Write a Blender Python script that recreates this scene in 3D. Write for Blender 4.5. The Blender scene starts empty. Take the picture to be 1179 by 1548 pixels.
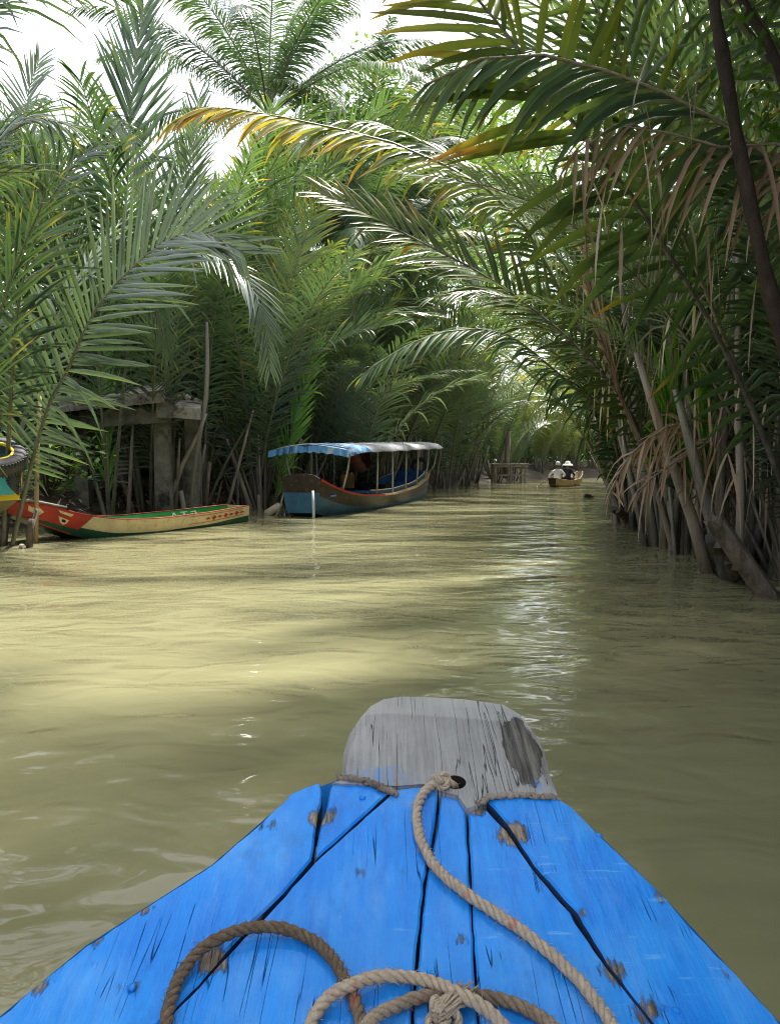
import bpy, bmesh, math, random
import numpy as np
from mathutils import Vector, Matrix
R = math.radians
random.seed(7); RNG = np.random.default_rng(7)
S = bpy.context.scene
COL = S.collection

# ------------------------------------------------------------------ camera, sky, sun, exposure
CAM_Z, PITCH, F, CX, CY = 1.15, R(4.01), 1169.0, 589.5, 774.0      # focal length in photo pixels
cd = bpy.data.cameras.new('camera'); cam = bpy.data.objects.new('camera', cd); COL.objects.link(cam)
cam.location = (0, 0, CAM_Z); cam.rotation_euler = (R(90) - PITCH, 0, 0)
cd.sensor_fit = 'VERTICAL'; cd.sensor_height = 24; cd.lens = F / 1548 * 24
cd.clip_start = 0.02; cd.clip_end = 2000
S.camera = cam
SUN_EL, SUN_AZ = R(65), R(25)                                     # azimuth from +Y towards +X
W = bpy.data.worlds.new('World'); S.world = W; W.use_nodes = True
wn, wl = W.node_tree.nodes, W.node_tree.links
for n in list(wn): wn.remove(n)
sky = wn.new('ShaderNodeTexSky'); sky.sky_type = 'NISHITA'; sky.sun_disc = False
sky.sun_elevation = SUN_EL; sky.sun_rotation = SUN_AZ
sky.air_density = 1.0; sky.dust_density = 4.0; sky.ozone_density = 1.0
mixw = wn.new('ShaderNodeMix'); mixw.data_type = 'RGBA'; mixw.inputs[0].default_value = 0.65
mixw.inputs[7].default_value = (8.5, 8.7, 9, 1)                 # thin white cloud veil over the blue
bg = wn.new('ShaderNodeBackground'); bg.inputs[1].default_value = 0.12
wo = wn.new('ShaderNodeOutputWorld')
wl.new(sky.outputs[0], mixw.inputs[6]); wl.new(mixw.outputs[2], bg.inputs[0]); wl.new(bg.outputs[0], wo.inputs[0])
sd = bpy.data.lights.new('sun', 'SUN'); sd.energy = 5.0; sd.angle = R(5); sd.color = (1, .95, .86)
sun = bpy.data.objects.new('sun', sd); COL.objects.link(sun)
sdir = Vector((math.sin(SUN_AZ) * math.cos(SUN_EL), math.cos(SUN_AZ) * math.cos(SUN_EL), math.sin(SUN_EL)))
sun.rotation_euler = (-sdir).to_track_quat('-Z', 'Y').to_euler(); sun.location = sdir * 60
vs = S.view_settings; vs.view_transform = 'Standard'; vs.look = 'None'; vs.exposure = 1.32; vs.gamma = 1
vs.use_curve_mapping = False
S.cycles.max_bounces = 7; S.cycles.diffuse_bounces = 3; S.cycles.glossy_bounces = 3; S.cycles.transmission_bounces = 4
S.cycles.caustics_reflective = False; S.cycles.caustics_refractive = False; S.cycles.use_denoising = True
S.cycles.sample_clamp_indirect = 6; S.cycles.filter_width = 1.0

# ------------------------------------------------------------------ pixel -> place
FW = Vector((0, math.cos(PITCH), -math.sin(PITCH))); UP = Vector((0, math.sin(PITCH), math.cos(PITCH)))
def ray(u, v): return FW + Vector((1, 0, 0)) * ((u - CX) / F) + UP * (-(v - CY) / F)
def P(u, v, y): d = ray(u, v); return Vector((0, 0, CAM_Z)) + d * (y / d.y)
def PZ(u, v, z=0): d = ray(u, v); return Vector((0, 0, CAM_Z)) + d * ((z - CAM_Z) / d.z)
DK0, DK1 = 0.345, 0.23                                             # fore deck plane: z = DK0 + DK1*y
def PD(u, v, off=0.0):
    d = ray(u, v); t = (DK0 + off - CAM_Z) / (d.z - DK1 * d.y); return Vector((0, 0, CAM_Z)) + d * t

# ------------------------------------------------------------------ helpers
class MB:
    def __init__(s): s.v, s.f, s.m, s.a = [], [], [], []
    def add(s, verts, faces, mat=0, tint=0.0):
        o = len(s.v); s.v.extend(tuple(p) for p in verts); s.f.extend([tuple(i + o for i in f) for f in faces])
        s.m.extend([mat] * len(faces))
        s.a.extend(list(tint) if hasattr(tint, '__len__') else [tint] * len(verts)); return s
    def box(s, c, d, rot=None, mat=0, tint=0):
        c = Vector(c); vs = []
        for x in (-.5, .5):
            for y in (-.5, .5):
                for z in (-.5, .5):
                    p = Vector((x * d[0], y * d[1], z * d[2]))
                    vs.append(c + (rot @ p if rot else p))
        return s.add(vs, [(0,1,3,2),(4,6,7,5),(0,4,5,1),(2,3,7,6),(0,2,6,4),(1,5,7,3)], mat, tint)
    def tube(s, pts, rad, sides=6, mat=0, tint=0.0, cap=True, flat=1.0):
        pts = [Vector(p) for p in pts]; n = len(pts)
        if not hasattr(rad, '__len__'): rad = [rad] * n
        T = [(pts[min(i+1, n-1)] - pts[max(i-1, 0)]).normalized() for i in range(n)]
        ref = Vector((0, 0, 1)) if abs(T[0].z) < .9 else Vector((1, 0, 0))
        A = T[0].cross(ref).normalized(); vs, tt = [], []
        for i in range(n):
            A = (A - T[i] * A.dot(T[i])).normalized(); B = T[i].cross(A)
            for k in range(sides):
                a = 2 * math.pi * k / sides
                vs.append(pts[i] + A * (math.cos(a) * rad[i]) + B * (math.sin(a) * rad[i] * flat))
                tt.append(tint[i] if hasattr(tint, '__len__') else tint)
        fs = [(i*sides+k, i*sides+(k+1)%sides, (i+1)*sides+(k+1)%sides, (i+1)*sides+k) for i in range(n-1) for k in range(sides)]
        if cap: fs += [tuple(range(sides-1, -1, -1)), tuple((n-1)*sides+k for k in range(sides))]
        return s.add(vs, fs, mat, tt)
    def prism(s, poly, down, mat=0, bev=0.0, side=None):
        """polygon (top ring, 3D) pushed by the vector down; small chamfer"""
        poly = [Vector(p) for p in poly]; n = len(poly); c = sum(poly, Vector()) / n; down = Vector(down)
        low = [p + down for p in poly]; mid = [p + down * (bev / max(down.length, 1e-6)) for p in poly]
        top = []
        nrm = -down.normalized()
        for i, p in enumerate(poly):
            a, b = poly[i-1], poly[(i+1) % n]
            e1 = (p - a).normalized(); e2 = (b - p).normalized(); t = e1 + e2
            inw = nrm.cross(t.normalized()) if t.length > 1e-6 else Vector()
            top.append(p + inw * bev)
        ar = sum(((poly[i] - c).cross(poly[(i+1) % n] - c)).dot(nrm) for i in range(n))
        if ar < 0: top = [p - (q - p) for p, q in zip(poly, top)]
        fs = [tuple(range(n))]
        for i in range(n):
            j = (i + 1) % n; fs += [(i, n+i, n+j, j), (n+i, 2*n+i, 2*n+j, n+j)]
        fs.append(tuple(range(3*n-1, 2*n-1, -1)))
        s.add(top + mid + low, fs, mat)
        if side is not None: s.m[-len(fs)+1:] = [mat if (k % 2 == 0 and k < 2*n) else side for k in range(len(fs)-1)]
        return s
    def build(s, name, mats, parent=None, loc=None, smooth=False, fix=True):
        me = bpy.data.meshes.new(name)
        o_ = Vector(loc) if loc is not None else Vector()
        if parent is not None and loc is None: o_ = Vector(parent.get('_o', (0, 0, 0)))
        vs = np.array(s.v, dtype=float) - np.array(o_)
        me.from_pydata(vs.tolist(), [], s.f)
        for m in (mats if isinstance(mats, (list, tuple)) else [mats]): me.materials.append(m)
        me.polygons.foreach_set('material_index', s.m)
        at = me.attributes.new('tint', 'FLOAT', 'POINT'); at.data.foreach_set('value', s.a)
        if fix:
            bm = bmesh.new(); bm.from_mesh(me); bmesh.ops.recalc_face_normals(bm, faces=bm.faces); bm.to_mesh(me); bm.free()
        if smooth: me.polygons.foreach_set('use_smooth', [True] * len(me.polygons))
        me.update()
        o = bpy.data.objects.new(name, me); COL.objects.link(o)
        if parent is not None: o.parent = parent
        elif loc is not None: o.location = loc
        return o
def tag(o, label, cat, group=None, kind=None):
    o['label'] = label; o['category'] = cat
    if group: o['group'] = group
    if kind: o['kind'] = kind
    return o
def thing(name, label, cat, loc=(0,0,0), rz=0, group=None, local=False):
    """Empty at the thing's base. local=True: parts are modelled in local coordinates"""
    o = bpy.data.objects.new(name, None); COL.objects.link(o); o.location = loc; o.rotation_euler = (0, 0, rz)
    o['_o'] = (0, 0, 0) if local else tuple(loc)
    o.empty_display_size = .1
    return tag(o, label, cat, group)
def copy_tree(o, parent=None):
    c = o.copy(); COL.objects.link(c)
    if parent is not None: c.parent = parent
    for ch in list(o.children): copy_tree(ch, c)
    return c
def spline(pts, n):
    """Catmull-Rom through pts, n samples evenly by length"""
    p = np.array([list(q) for q in pts], float); p = np.vstack([2*p[0]-p[1], p, 2*p[-1]-p[-2]]); out = []
    for i in range(1, len(p)-2):
        t = np.linspace(0, 1, 14, endpoint=False)[:, None]
        a, b, c, d = p[i-1], p[i], p[i+1], p[i+2]
        out.append(.5*((2*b)+(c-a)*t+(2*a-5*b+4*c-d)*t*t+(3*b-a-3*c+d)*t**3))
    out = np.vstack(out + [p[-2][None]]); s = np.r_[0, np.cumsum(np.linalg.norm(np.diff(out, axis=0), axis=1))]
    q = np.linspace(0, s[-1], n); return np.stack([np.interp(q, s, out[:, k]) for k in range(3)], 1)

# ------------------------------------------------------------------ materials
def mat(name):
    m = bpy.data.materials.new(name); m.use_nodes = True; nt = m.node_tree
    b = nt.nodes['Principled BSDF']; return m, nt.nodes, nt.links, b
def coords(n, l, scale=(1,1,1), kind='Object', rot=(0,0,0)):
    tc = n.new('ShaderNodeTexCoord'); mp = n.new('ShaderNodeMapping'); mp.inputs['Scale'].default_value = scale
    mp.inputs['Rotation'].default_value = rot
    if kind == 'World':
        g = n.new('ShaderNodeNewGeometry'); l.new(g.outputs['Position'], mp.inputs[0])
    else: l.new(tc.outputs[kind], mp.inputs[0])
    return mp.outputs[0]
def noise(n, l, co, scale, detail=4, rough=.55, dist=0):
    t = n.new('ShaderNodeTexNoise'); t.inputs['Scale'].default_value = scale; t.inputs['Detail'].default_value = detail
    t.inputs['Roughness'].default_value = rough; t.inputs['Distortion'].default_value = dist
    if co is not None: l.new(co, t.inputs['Vector'])
    return t.outputs[0]
def ramp(n, l, fac, stops):
    r = n.new('ShaderNodeValToRGB'); e = r.color_ramp.elements
    while len(e) < len(stops): e.new(.5)
    for i, (p, c) in enumerate(stops): e[i].position = p; e[i].color = (c, c, c, 1) if not hasattr(c, '__len__') else (*c[:3], 1)
    l.new(fac, r.inputs[0]); return r.outputs[0]
def mix(n, l, fac, a, b, mode='MIX'):
    x = n.new('ShaderNodeMix'); x.data_type = 'RGBA'; x.blend_type = mode
    for i, v in ((0, fac), (6, a), (7, b)):
        if hasattr(v, 'is_linked'): l.new(v, x.inputs[i])
        elif i == 0: x.inputs[0].default_value = v
        else: x.inputs[i].default_value = (*v[:3], 1)
    return x.outputs[2]
def mth(n, l, op, a, b=0.0, c=None):
    x = n.new('ShaderNodeMath'); x.operation = op
    for i, v in enumerate((a, b) if c is None else (a, b, c)):
        if hasattr(v, 'is_linked'): l.new(v, x.inputs[i])
        else: x.inputs[i].default_value = v
    return x.outputs[0]
def bump(n, l, b, h, dist=.01, strength=1.0):
    x = n.new('ShaderNodeBump'); x.inputs['Distance'].default_value = dist; x.inputs['Strength'].default_value = strength
    l.new(h, x.inputs['Height']); l.new(x.outputs[0], b.inputs['Normal']); return x
def attr(n, name='tint'):
    a = n.new('ShaderNodeAttribute'); a.attribute_name = name; return a.outputs['Fac']

def rough_mat(name, c1, c2, scale=6, stretch=(1,1,1), rough=.8, bd=.006, spec=.3, dark=None):
    m, n, l, b = mat(name); co = coords(n, l, stretch)
    f = noise(n, l, co, scale, 6, .65); c = mix(n, l, ramp(n, l, f, [(.3, 0), (.7, 1)]), c1, c2)
    if dark:
        f2 = noise(n, l, co, scale*.35, 5, .7); c = mix(n, l, ramp(n, l, f2, [(.5, 0), (.62, 1)]), c, dark)
    l.new(c, b.inputs['Base Color']); b.inputs['Roughness'].default_value = rough; b.inputs['Specular IOR Level'].default_value = spec
    bump(n, l, b, noise(n, l, co, scale*2.5, 6, .7), bd); return m

def leaf_mat(name, stops, transl=.3, rough=.3, spec=.85, var=.7):
    m, n, l, b = mat(name)
    t = attr(n); oi = n.new('ShaderNodeObjectInfo')
    co = coords(n, l, (1,1,1)); nz = noise(n, l, co, 3.0, 3)
    t2 = mth(n, l, 'ADD', t, mth(n, l, 'MULTIPLY', mth(n, l, 'SUBTRACT', nz, .5), .22))
    t3 = mth(n, l, 'ADD', t2, mth(n, l, 'MULTIPLY', mth(n, l, 'SUBTRACT', oi.outputs['Random'], .5), .12))
    c = ramp(n, l, t3, stops)
    hs = n.new('ShaderNodeHueSaturation'); l.new(c, hs.inputs['Color'])
    l.new(mth(n, l, 'ADD', .75, mth(n, l, 'MULTIPLY', oi.outputs['Random'], var)), hs.inputs['Value'])
    c = hs.outputs[0]
    l.new(c, b.inputs['Base Color']); b.inputs['Roughness'].default_value = rough; b.inputs['Specular IOR Level'].default_value = spec
    tr = n.new('ShaderNodeBsdfTranslucent'); ms = n.new('ShaderNodeMixShader'); ms.inputs[0].default_value = transl
    tc = n.new('ShaderNodeMix'); tc.data_type = 'RGBA'; tc.blend_type = 'MULTIPLY'; tc.inputs[0].default_value = 1
    l.new(c, tc.inputs[6]); tc.inputs[7].default_value = (1.5, 1.55, .6, 1); l.new(tc.outputs[2], tr.inputs[0])
    l.new(b.outputs[0], ms.inputs[1]); l.new(tr.outputs[0], ms.inputs[2])
    l.new(ms.outputs[0], n['Material Output'].inputs[0]); return m

LEAFSTOPS = [(.0, (.046, .084, .054)), (.25, (.066, .112, .046)), (.45, (.135, .165, .032)), (.62, (.33, .24, .04)), (.76, (.30, .14, .04)), (.9, (.19, .13, .09)), (1, (.26, .21, .17))]
M = {}
M['leaf'] = leaf_mat('palm_leaf', LEAFSTOPS)
M['coco'] = leaf_mat('coconut_leaf', [(0, (.045, .085, .056)), (.3, (.075, .125, .045)), (.6, (.3, .24, .05)), (1, (.2, .13, .08))], .3, .34)
M['silver'] = leaf_mat('glossy_palm_leaf', [(0, (.095, .145, .11)), (.5, (.14, .19, .09)), (1, (.25, .2, .1))], .22, .24, 1.0)  # paler base colour carries part of the sky sheen on these leaves
M['young'] = leaf_mat('young_palm_leaf', [(0, (.07, .2, .025)), (.4, (.12, .25, .03)), (1, (.3, .25, .06))], .45, .4)
M['dead'] = leaf_mat('dead_palm_leaf', [(0, (.20, .13, .095)), (.5, (.30, .225, .175)), (1, (.5, .44, .38))], .2, .6, .3)
M['broad'] = leaf_mat('broad_leaf', [(0, (.05, .12, .02)), (.5, (.09, .19, .03)), (1, (.16, .26, .05))], .45, .45, .5)
def petiole_mat():
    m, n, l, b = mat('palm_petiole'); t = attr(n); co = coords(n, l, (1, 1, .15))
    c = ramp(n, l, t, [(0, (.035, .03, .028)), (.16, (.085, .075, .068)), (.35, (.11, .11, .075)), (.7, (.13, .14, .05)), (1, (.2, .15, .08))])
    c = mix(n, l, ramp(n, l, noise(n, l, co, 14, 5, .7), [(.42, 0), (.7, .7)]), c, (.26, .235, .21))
    l.new(c, b.inputs['Base Color']); b.inputs['Roughness'].default_value = .5
    bump(n, l, b, noise(n, l, co, 30, 4), .004); return m
M['petiole'] = petiole_mat()
M['deadstem'] = rough_mat('dead_petiole', (.12, .09, .07), (.34, .29, .25), 9, (1, 1, .12), .75)
M['bark'] = rough_mat('dark_bark', (.018, .013, .011), (.06, .042, .032), 12, (1, 1, .5), .85, .012)
M['cocobark'] = rough_mat('coconut_bark', (.16, .14, .12), (.3, .27, .23), 5, (1, 1, 3), .9, .015)
M['greywood'] = rough_mat('weathered_wood', (.16, .14, .12), (.34, .31, .27), 8, (1, 1, .1), .85, .006)
M['wetlog'] = rough_mat('wet_log', (.018, .012, .009), (.2, .16, .13), 16, (1, .5, .35), .5, .02, .5, dark=(.02, .014, .011))
M['conc'] = rough_mat('old_concrete', (.09, .085, .075), (.25, .235, .205), 4, (1, 1, 1), .9, .012, .2, dark=(.035, .034, .032))
M['conctop'] = rough_mat('mossy_concrete_top', (.2, .185, .17), (.4, .37, .34), 9, (1, 1, 1), .9, .014, .2, dark=(.08, .068, .055))
M['plaster'] = rough_mat('grey_plaster', (.2, .195, .18), (.3, .29, .27), 2, (1, 1, .4), .9, .004, .2, dark=(.1, .095, .085))
M['roof'] = rough_mat('rusty_roof', (.16, .14, .13), (.28, .22, .18), 3, (1, 1, 1), .6, .004)
M['dark'] = rough_mat('dark_inside', (.012, .011, .010), (.022, .02, .018), 4)
M['rubber'] = rough_mat('tyre_rubber', (.035, .036, .04), (.075, .077, .085), 12, rough=.65, bd=.003)
M['metal'] = rough_mat('painted_pipe', (.32, .34, .35), (.5, .52, .53), 8, rough=.4, bd=.001, spec=.5)
def plain(name, c, rough=.5, var=.25, scale=7, spec=.4, wear=None):
    m, n, l, b = mat(name); co = coords(n, l)
    k = noise(n, l, co, scale, 6, .65)
    cc = mix(n, l, ramp(n, l, k, [(.3, 0), (.75, 1)]), tuple(x*(1-var) for x in c), tuple(min(1, x*(1+var)) for x in c))
    if wear: cc = mix(n, l, ramp(n, l, noise(n, l, co, scale*2.2, 8, .75), [(.56, 0), (.64, .85)]), cc, wear)
    l.new(cc, b.inputs['Base Color']); b.inputs['Roughness'].default_value = rough; b.inputs['Specular IOR Level'].default_value = spec
    bump(n, l, b, noise(n, l, co, scale*4, 5), .002); return m
M['red'] = plain('red_boat_paint', (.42, .035, .018), .5, .3, 5, .4, (.3, .1, .06))
M['cream'] = plain('cream_boat_paint', (.68, .55, .32), .55, .2, 5, .3, (.42, .28, .14))
M['green'] = plain('green_boat_paint', (.02, .28, .05), .5, .25, 5, .4)
M['dgreen'] = plain('dark_green_boat_paint', (.01, .07, .035), .4, .35, 4, .4)
M['bblue'] = plain('bright_blue_boat_paint', (.06, .24, .72), .5, .25, 5, .4, (.16, .3, .55))
M['teal'] = plain('teal_hull_paint', (.028, .105, .19), .45, .35, 4, .4, (.07, .1, .11))
M['hullbrown'] = plain('brown_hull_wood', (.035, .021, .015), .45, .45, 5, .4, (.11, .07, .05))
M['tanwood'] = plain('tan_wood', (.48, .34, .2), .6, .25, 8, .3, (.3, .2, .12))
M['white'] = plain('white_paint', (.75, .73, .68), .6, .12, 9, .3)
M['black'] = plain('black_paint', (.015, .014, .014), .5)
M['yellow'] = plain('yellow_paint', (.72, .5, .02), .5, .12)
M['cyan'] = plain('cyan_paint', (.08, .48, .62), .5, .12)
M['olive'] = plain('olive_hull_paint', (.2, .17, .09), .6, .3, 5, .3, (.1, .07, .05))
M['canvas'] = plain('grey_canopy_tarp', (.36, .36, .4), .6, .14, 3, .3)
M['redcloth'] = plain('dark_red_hammock_cloth', (.075, .016, .013), .85, .6, 8)
M['darkcloth'] = plain('dark_cloth', (.03, .035, .05), .9, .4)
M['whitecloth'] = plain('white_shirt_cloth', (.78, .79, .8), .85, .08, 9, .2)
M['jug'] = plain('yellow_plastic', (.5, .3, .08), .4, .2)
M['jugwhite'] = plain('dirty_white_plastic', (.55, .47, .34), .45, .3, 12)
M['skin'] = plain('skin', (.32, .19, .12), .55, .1)
M['hair'] = plain('dark_hair', (.015, .012, .01), .5)
def stripe_mat():
    m, n, l, b = mat('blue_white_striped_tarp'); co = coords(n, l, (0, 1, 0))
    w = noise(n, l, coords(n, l, (.8, 1.6, .2)), 5.5, 2, .5)
    c = ramp(n, l, w, [(.0, (.012, .02, .05)), (.4, (.02, .06, .14)), (.47, (.06, .22, .45)), (.575, (.08, .25, .48)), (.62, (.3, .37, .45)), (1, (.4, .46, .52))])
    l.new(c, b.inputs[0]); b.inputs['Roughness'].default_value = .6; return m
M['stripe'] = stripe_mat()

def water_mat():
    m, n, l, b = mat('muddy_water')
    co = coords(n, l, (1, 1, 1), 'World')
    f = noise(n, l, co, .35, 4, .5, .6)
    c = mix(n, l, ramp(n, l, f, [(.3, 0), (.7, 1)]), (.175, .167, .092), (.222, .213, .122))
    l.new(c, b.inputs['Base Color']); b.inputs['Roughness'].default_value = .035; b.inputs['IOR'].default_value = 1.333
    h1 = noise(n, l, coords(n, l, (.85, 1.3, 1), 'World', (0, 0, .1)), .9, 1, .4, 1.0)
    h2 = noise(n, l, coords(n, l, (1.3, 2.2, 1), 'World', (0, 0, .2)), 1.7, 1, .4, 1.3)
    h3 = noise(n, l, coords(n, l, (1, 1.7, 1), 'World', (0, 0, -.4)), 4.5, 1, .4, 1.6)
    h = mth(n, l, 'ADD', mth(n, l, 'MULTIPLY', h1, 1.0), mth(n, l, 'ADD', mth(n, l, 'MULTIPLY', h2, .3), mth(n, l, 'MULTIPLY', h3, .03)))
    bump(n, l, b, h, .06); return m
M['water'] = water_mat()
def mud_mat():
    m, n, l, b = mat('bank_mud'); co = coords(n, l, (1, 1, 1), 'World')
    c = mix(n, l, ramp(n, l, noise(n, l, co, 1.2, 6, .65), [(.3, 0), (.7, 1)]), (.04, .031, .021), (.10, .077, .053))
    l.new(c, b.inputs[0]); b.inputs['Roughness'].default_value = .7
    bump(n, l, b, noise(n, l, co, 9, 8, .7), .04); return m
M['mud'] = mud_mat()

# ------------------------------------------------------------------ setting: terrain sheet and water
SHORE_R = [(-40, 3.4), (0, 3.0), (4, 2.95), (6.3, 3.15), (9.6, 3.4), (13.7, 4.2), (18, 5.2), (22.4, 6.3), (31, 8.8), (40, 13), (50, 20), (60, 30), (80, 60)]
SHORE_L = [(-40, -5.5), (0, -5.4), (9, -5.3), (11.5, -5.6), (14.5, -5.0), (17, -3.3), (19, -2.1), (25.5, .2), (28, 1.7), (35, 4.7), (41, 7.4), (45, 11), (50, 17), (60, 28), (80, 58)]
def xr(y): return np.interp(y, *zip(*SHORE_R))
def xl(y): return np.interp(y, *zip(*SHORE_L))
def ground_z(x, y):
    d = np.maximum(x - xr(y), xl(y) - x)                            # >0 on land
    t = np.clip((d + .5) / 2.2, 0, 1); t = t*t*(3-2*t)
    z = -.55 + 1.05 * t + np.clip(d - 1.5, 0, 8) * .05
    return z + .05 * np.sin(x*2.1 + y*.7) * np.sin(y*1.7 - x*.4) * t
def build_ground():
    ax = np.r_[np.linspace(-320, -26, 12), np.linspace(-24, 28, 131), np.linspace(31, 320, 12)]
    ay = np.r_[np.linspace(-300, -12, 10), np.linspace(-10, 64, 149), np.linspace(70, 400, 14)]
    X, Y = np.meshgrid(ax, ay); Z = ground_z(X, Y); nx, ny = len(ax), len(ay)
    mb = MB(); i = np.arange(ny-1)[:, None]*nx + np.arange(nx-1)[None]
    mb.add(np.stack([X, Y, Z], -1).reshape(-1, 3).tolist(), np.stack([i, i+1, i+nx+1, i+nx], -1).reshape(-1, 4).tolist())
    o = mb.build('muddy_ground', M['mud'], smooth=True); o['kind'] = 'structure'; o['label'] = 'brown mud banks rising from the canal'
    mb = MB(); mb.add([(-330, -310, 0), (330, -310, 0), (330, 410, 0), (-330, 410, 0)], [(0, 1, 2, 3)])
    o = mb.build('canal_water', M['water'], fix=False); o['kind'] = 'structure'; o['label'] = 'muddy olive canal water with soft ripples'
build_ground()

# ------------------------------------------------------------------ palm fronds
def frond_arrays(pts, n=48, leaf=.9, width=.05, pet=.2, v=15, droop=.5, fwd=(68, 28), face=(0, 0, 1), tint=(0, .1), tipt=.15,
                 seed=0, sides=(1, 1), jit=6, miss=.06, prof=None, rows=4):
    """arrays of leaflets along a rachis: verts [k, rows+1, 3, 3], tint [k, rows+1]"""
    rg = np.random.default_rng(seed); C = spline(pts, 60); s = np.linspace(0, 1, 60)
    T = np.gradient(C, axis=0); T /= np.linalg.norm(T, axis=1)[:, None]
    out, tt = [], []
    f = np.array(face, float); f /= np.linalg.norm(f)
    for sg, dens in zip((-1, 1), sides):
        if not dens: continue
        k = max(3, int(n * dens)); t = pet + (1-pet) * (np.arange(k) + .5 + rg.uniform(-.3, .3, k)) / k; t = np.clip(t, 0, .999)
        t = t[rg.random(k) > miss]; k = len(t)
        p = np.stack([np.interp(t, s, C[:, a]) for a in range(3)], 1); tg = np.stack([np.interp(t, s, T[:, a]) for a in range(3)], 1)
        tg /= np.linalg.norm(tg, axis=1)[:, None]
        sd = np.cross(tg, f); sd /= (np.linalg.norm(sd, axis=1)[:, None] + 1e-6); nn = np.cross(sd, tg)
        q = (t - pet) / (1 - pet)
        L = leaf * (np.clip(.45 + 2.2*q, 0, 1)) * (1 - .62*np.clip((q-.45)/.55, 0, 1)**1.6) * np.where(rg.random(k) < .08, rg.uniform(.45, .8, k), rg.uniform(.86, 1.12, k))
        a = np.radians(fwd[0] + (fwd[1]-fwd[0])*q + rg.normal(0, jit, k)); va = np.radians(v + rg.normal(0, jit, k))
        d = tg*np.cos(a)[:, None] + (sd*sg*np.cos(va)[:, None] + nn*np.sin(va)[:, None])*np.sin(a)[:, None]
        dr = droop * rg.uniform(.6, 1.4, k)
        # some leaflets are bent hard downwards
        hard = rg.random(k) < .07; dr[hard] += 1.2
        pos = p.copy(); V = np.zeros((k, rows+1, 3, 3)); A = np.zeros((k, rows+1))
        wp = np.interp(np.linspace(0, 1, rows+1), [0, .2, .55, .85, 1], [.55, 1, .92, .5, .04])
        base_t = tint[0] + (tint[1]-tint[0])*q + rg.normal(0, .04, k); brown = np.where(rg.random(k) < .16, rg.uniform(.25, .75, k), 0)
        for r in range(rows+1):
            u = r / rows
            dd = d + np.array([0, 0, -1.]) * (dr * u**1.4)[:, None]; dd /= np.linalg.norm(dd, axis=1)[:, None]
            if r: pos = pos + dd * (L / rows)[:, None]
            w = tg - dd * np.sum(tg*dd, 1)[:, None]; w /= (np.linalg.norm(w, axis=1)[:, None] + 1e-6)
            nm = np.cross(w, dd); hw = (width * .5 * wp[r] * (L/leaf)**.3)[:, None]
            V[:, r, 0] = pos - w*hw; V[:, r, 1] = pos - nm*hw*.45; V[:, r, 2] = pos + w*hw
            A[:, r] = base_t + tipt * u**2 + brown * max(0, u - .45) * 1.6
        out.append(V); tt.append(A)
    return C, np.concatenate(out), np.concatenate(tt)
def leaf_faces(rows):
    f = []
    for r in range(rows):
        for c in range(2): a = r*3+c; f.append((a, a+1, a+4, a+3))
    return f
def rachis(mb, C, r0, r1, mat=1, pt=(0, .9), sides=6):
    n = 16; i = np.linspace(0, len(C)-1, n).astype(int); q = np.linspace(0, 1, n)
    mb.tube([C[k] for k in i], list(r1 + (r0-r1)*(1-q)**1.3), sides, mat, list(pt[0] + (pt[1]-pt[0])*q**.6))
def frond(name, pts, parent, leafm='leaf', r0=.045, r1=.006, split=False, pt=(0, .9), stem='petiole', **kw):
    C, V, A = frond_arrays(pts, **kw); rows = V.shape[1]-1; fs = leaf_faces(rows)
    mb = MB(); rachis(mb, C, r0, r1, 1, pt)
    if not split:
        k = len(V); o = len(mb.v)
        mb.v.extend(map(tuple, V.reshape(-1, 3))); mb.a.extend(np.repeat(A.reshape(-1), 3).tolist())
        ff = (np.array(fs)[None] + (np.arange(k)*(rows+1)*3)[:, None, None] + o).reshape(-1, 4)
        mb.f.extend(map(tuple, ff.tolist())); mb.m.extend([0]*len(ff))
    o = mb.build(name, [M[leafm], M[stem]], parent, smooth=True, fix=False)
    if split:
        org = Vector(parent.get('_o', (0, 0, 0)))
        for i in range(len(V)):
            me = bpy.data.meshes.new('leaflet'); me.from_pydata((V[i].reshape(-1, 3) - np.array(org)).tolist(), [], fs)
            me.materials.append(M[leafm]); at = me.attributes.new('tint', 'FLOAT', 'POINT'); at.data.foreach_set('value', np.repeat(A[i], 3))
            me.polygons.foreach_set('use_smooth', [True]*len(fs))
            lo = bpy.data.objects.new('leaflet', me); COL.objects.link(lo); lo.parent = o
    return o
def arc(base, az, L, lean0, lean1, twist=0, n=7):
    """rachis leaving base, leaning lean0 deg from vertical and bending to lean1 at the tip"""
    p = Vector(base); pts = [p.copy()]
    for i in range(1, n):
        q = i/(n-1); a = R(lean0 + (lean1-lean0)*q**1.7); z = az + twist*q
        p = p + Vector((math.sin(a)*math.cos(z), math.sin(a)*math.sin(z), math.cos(a))) * (L/(n-1)); pts.append(p.copy())
    return pts

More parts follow.
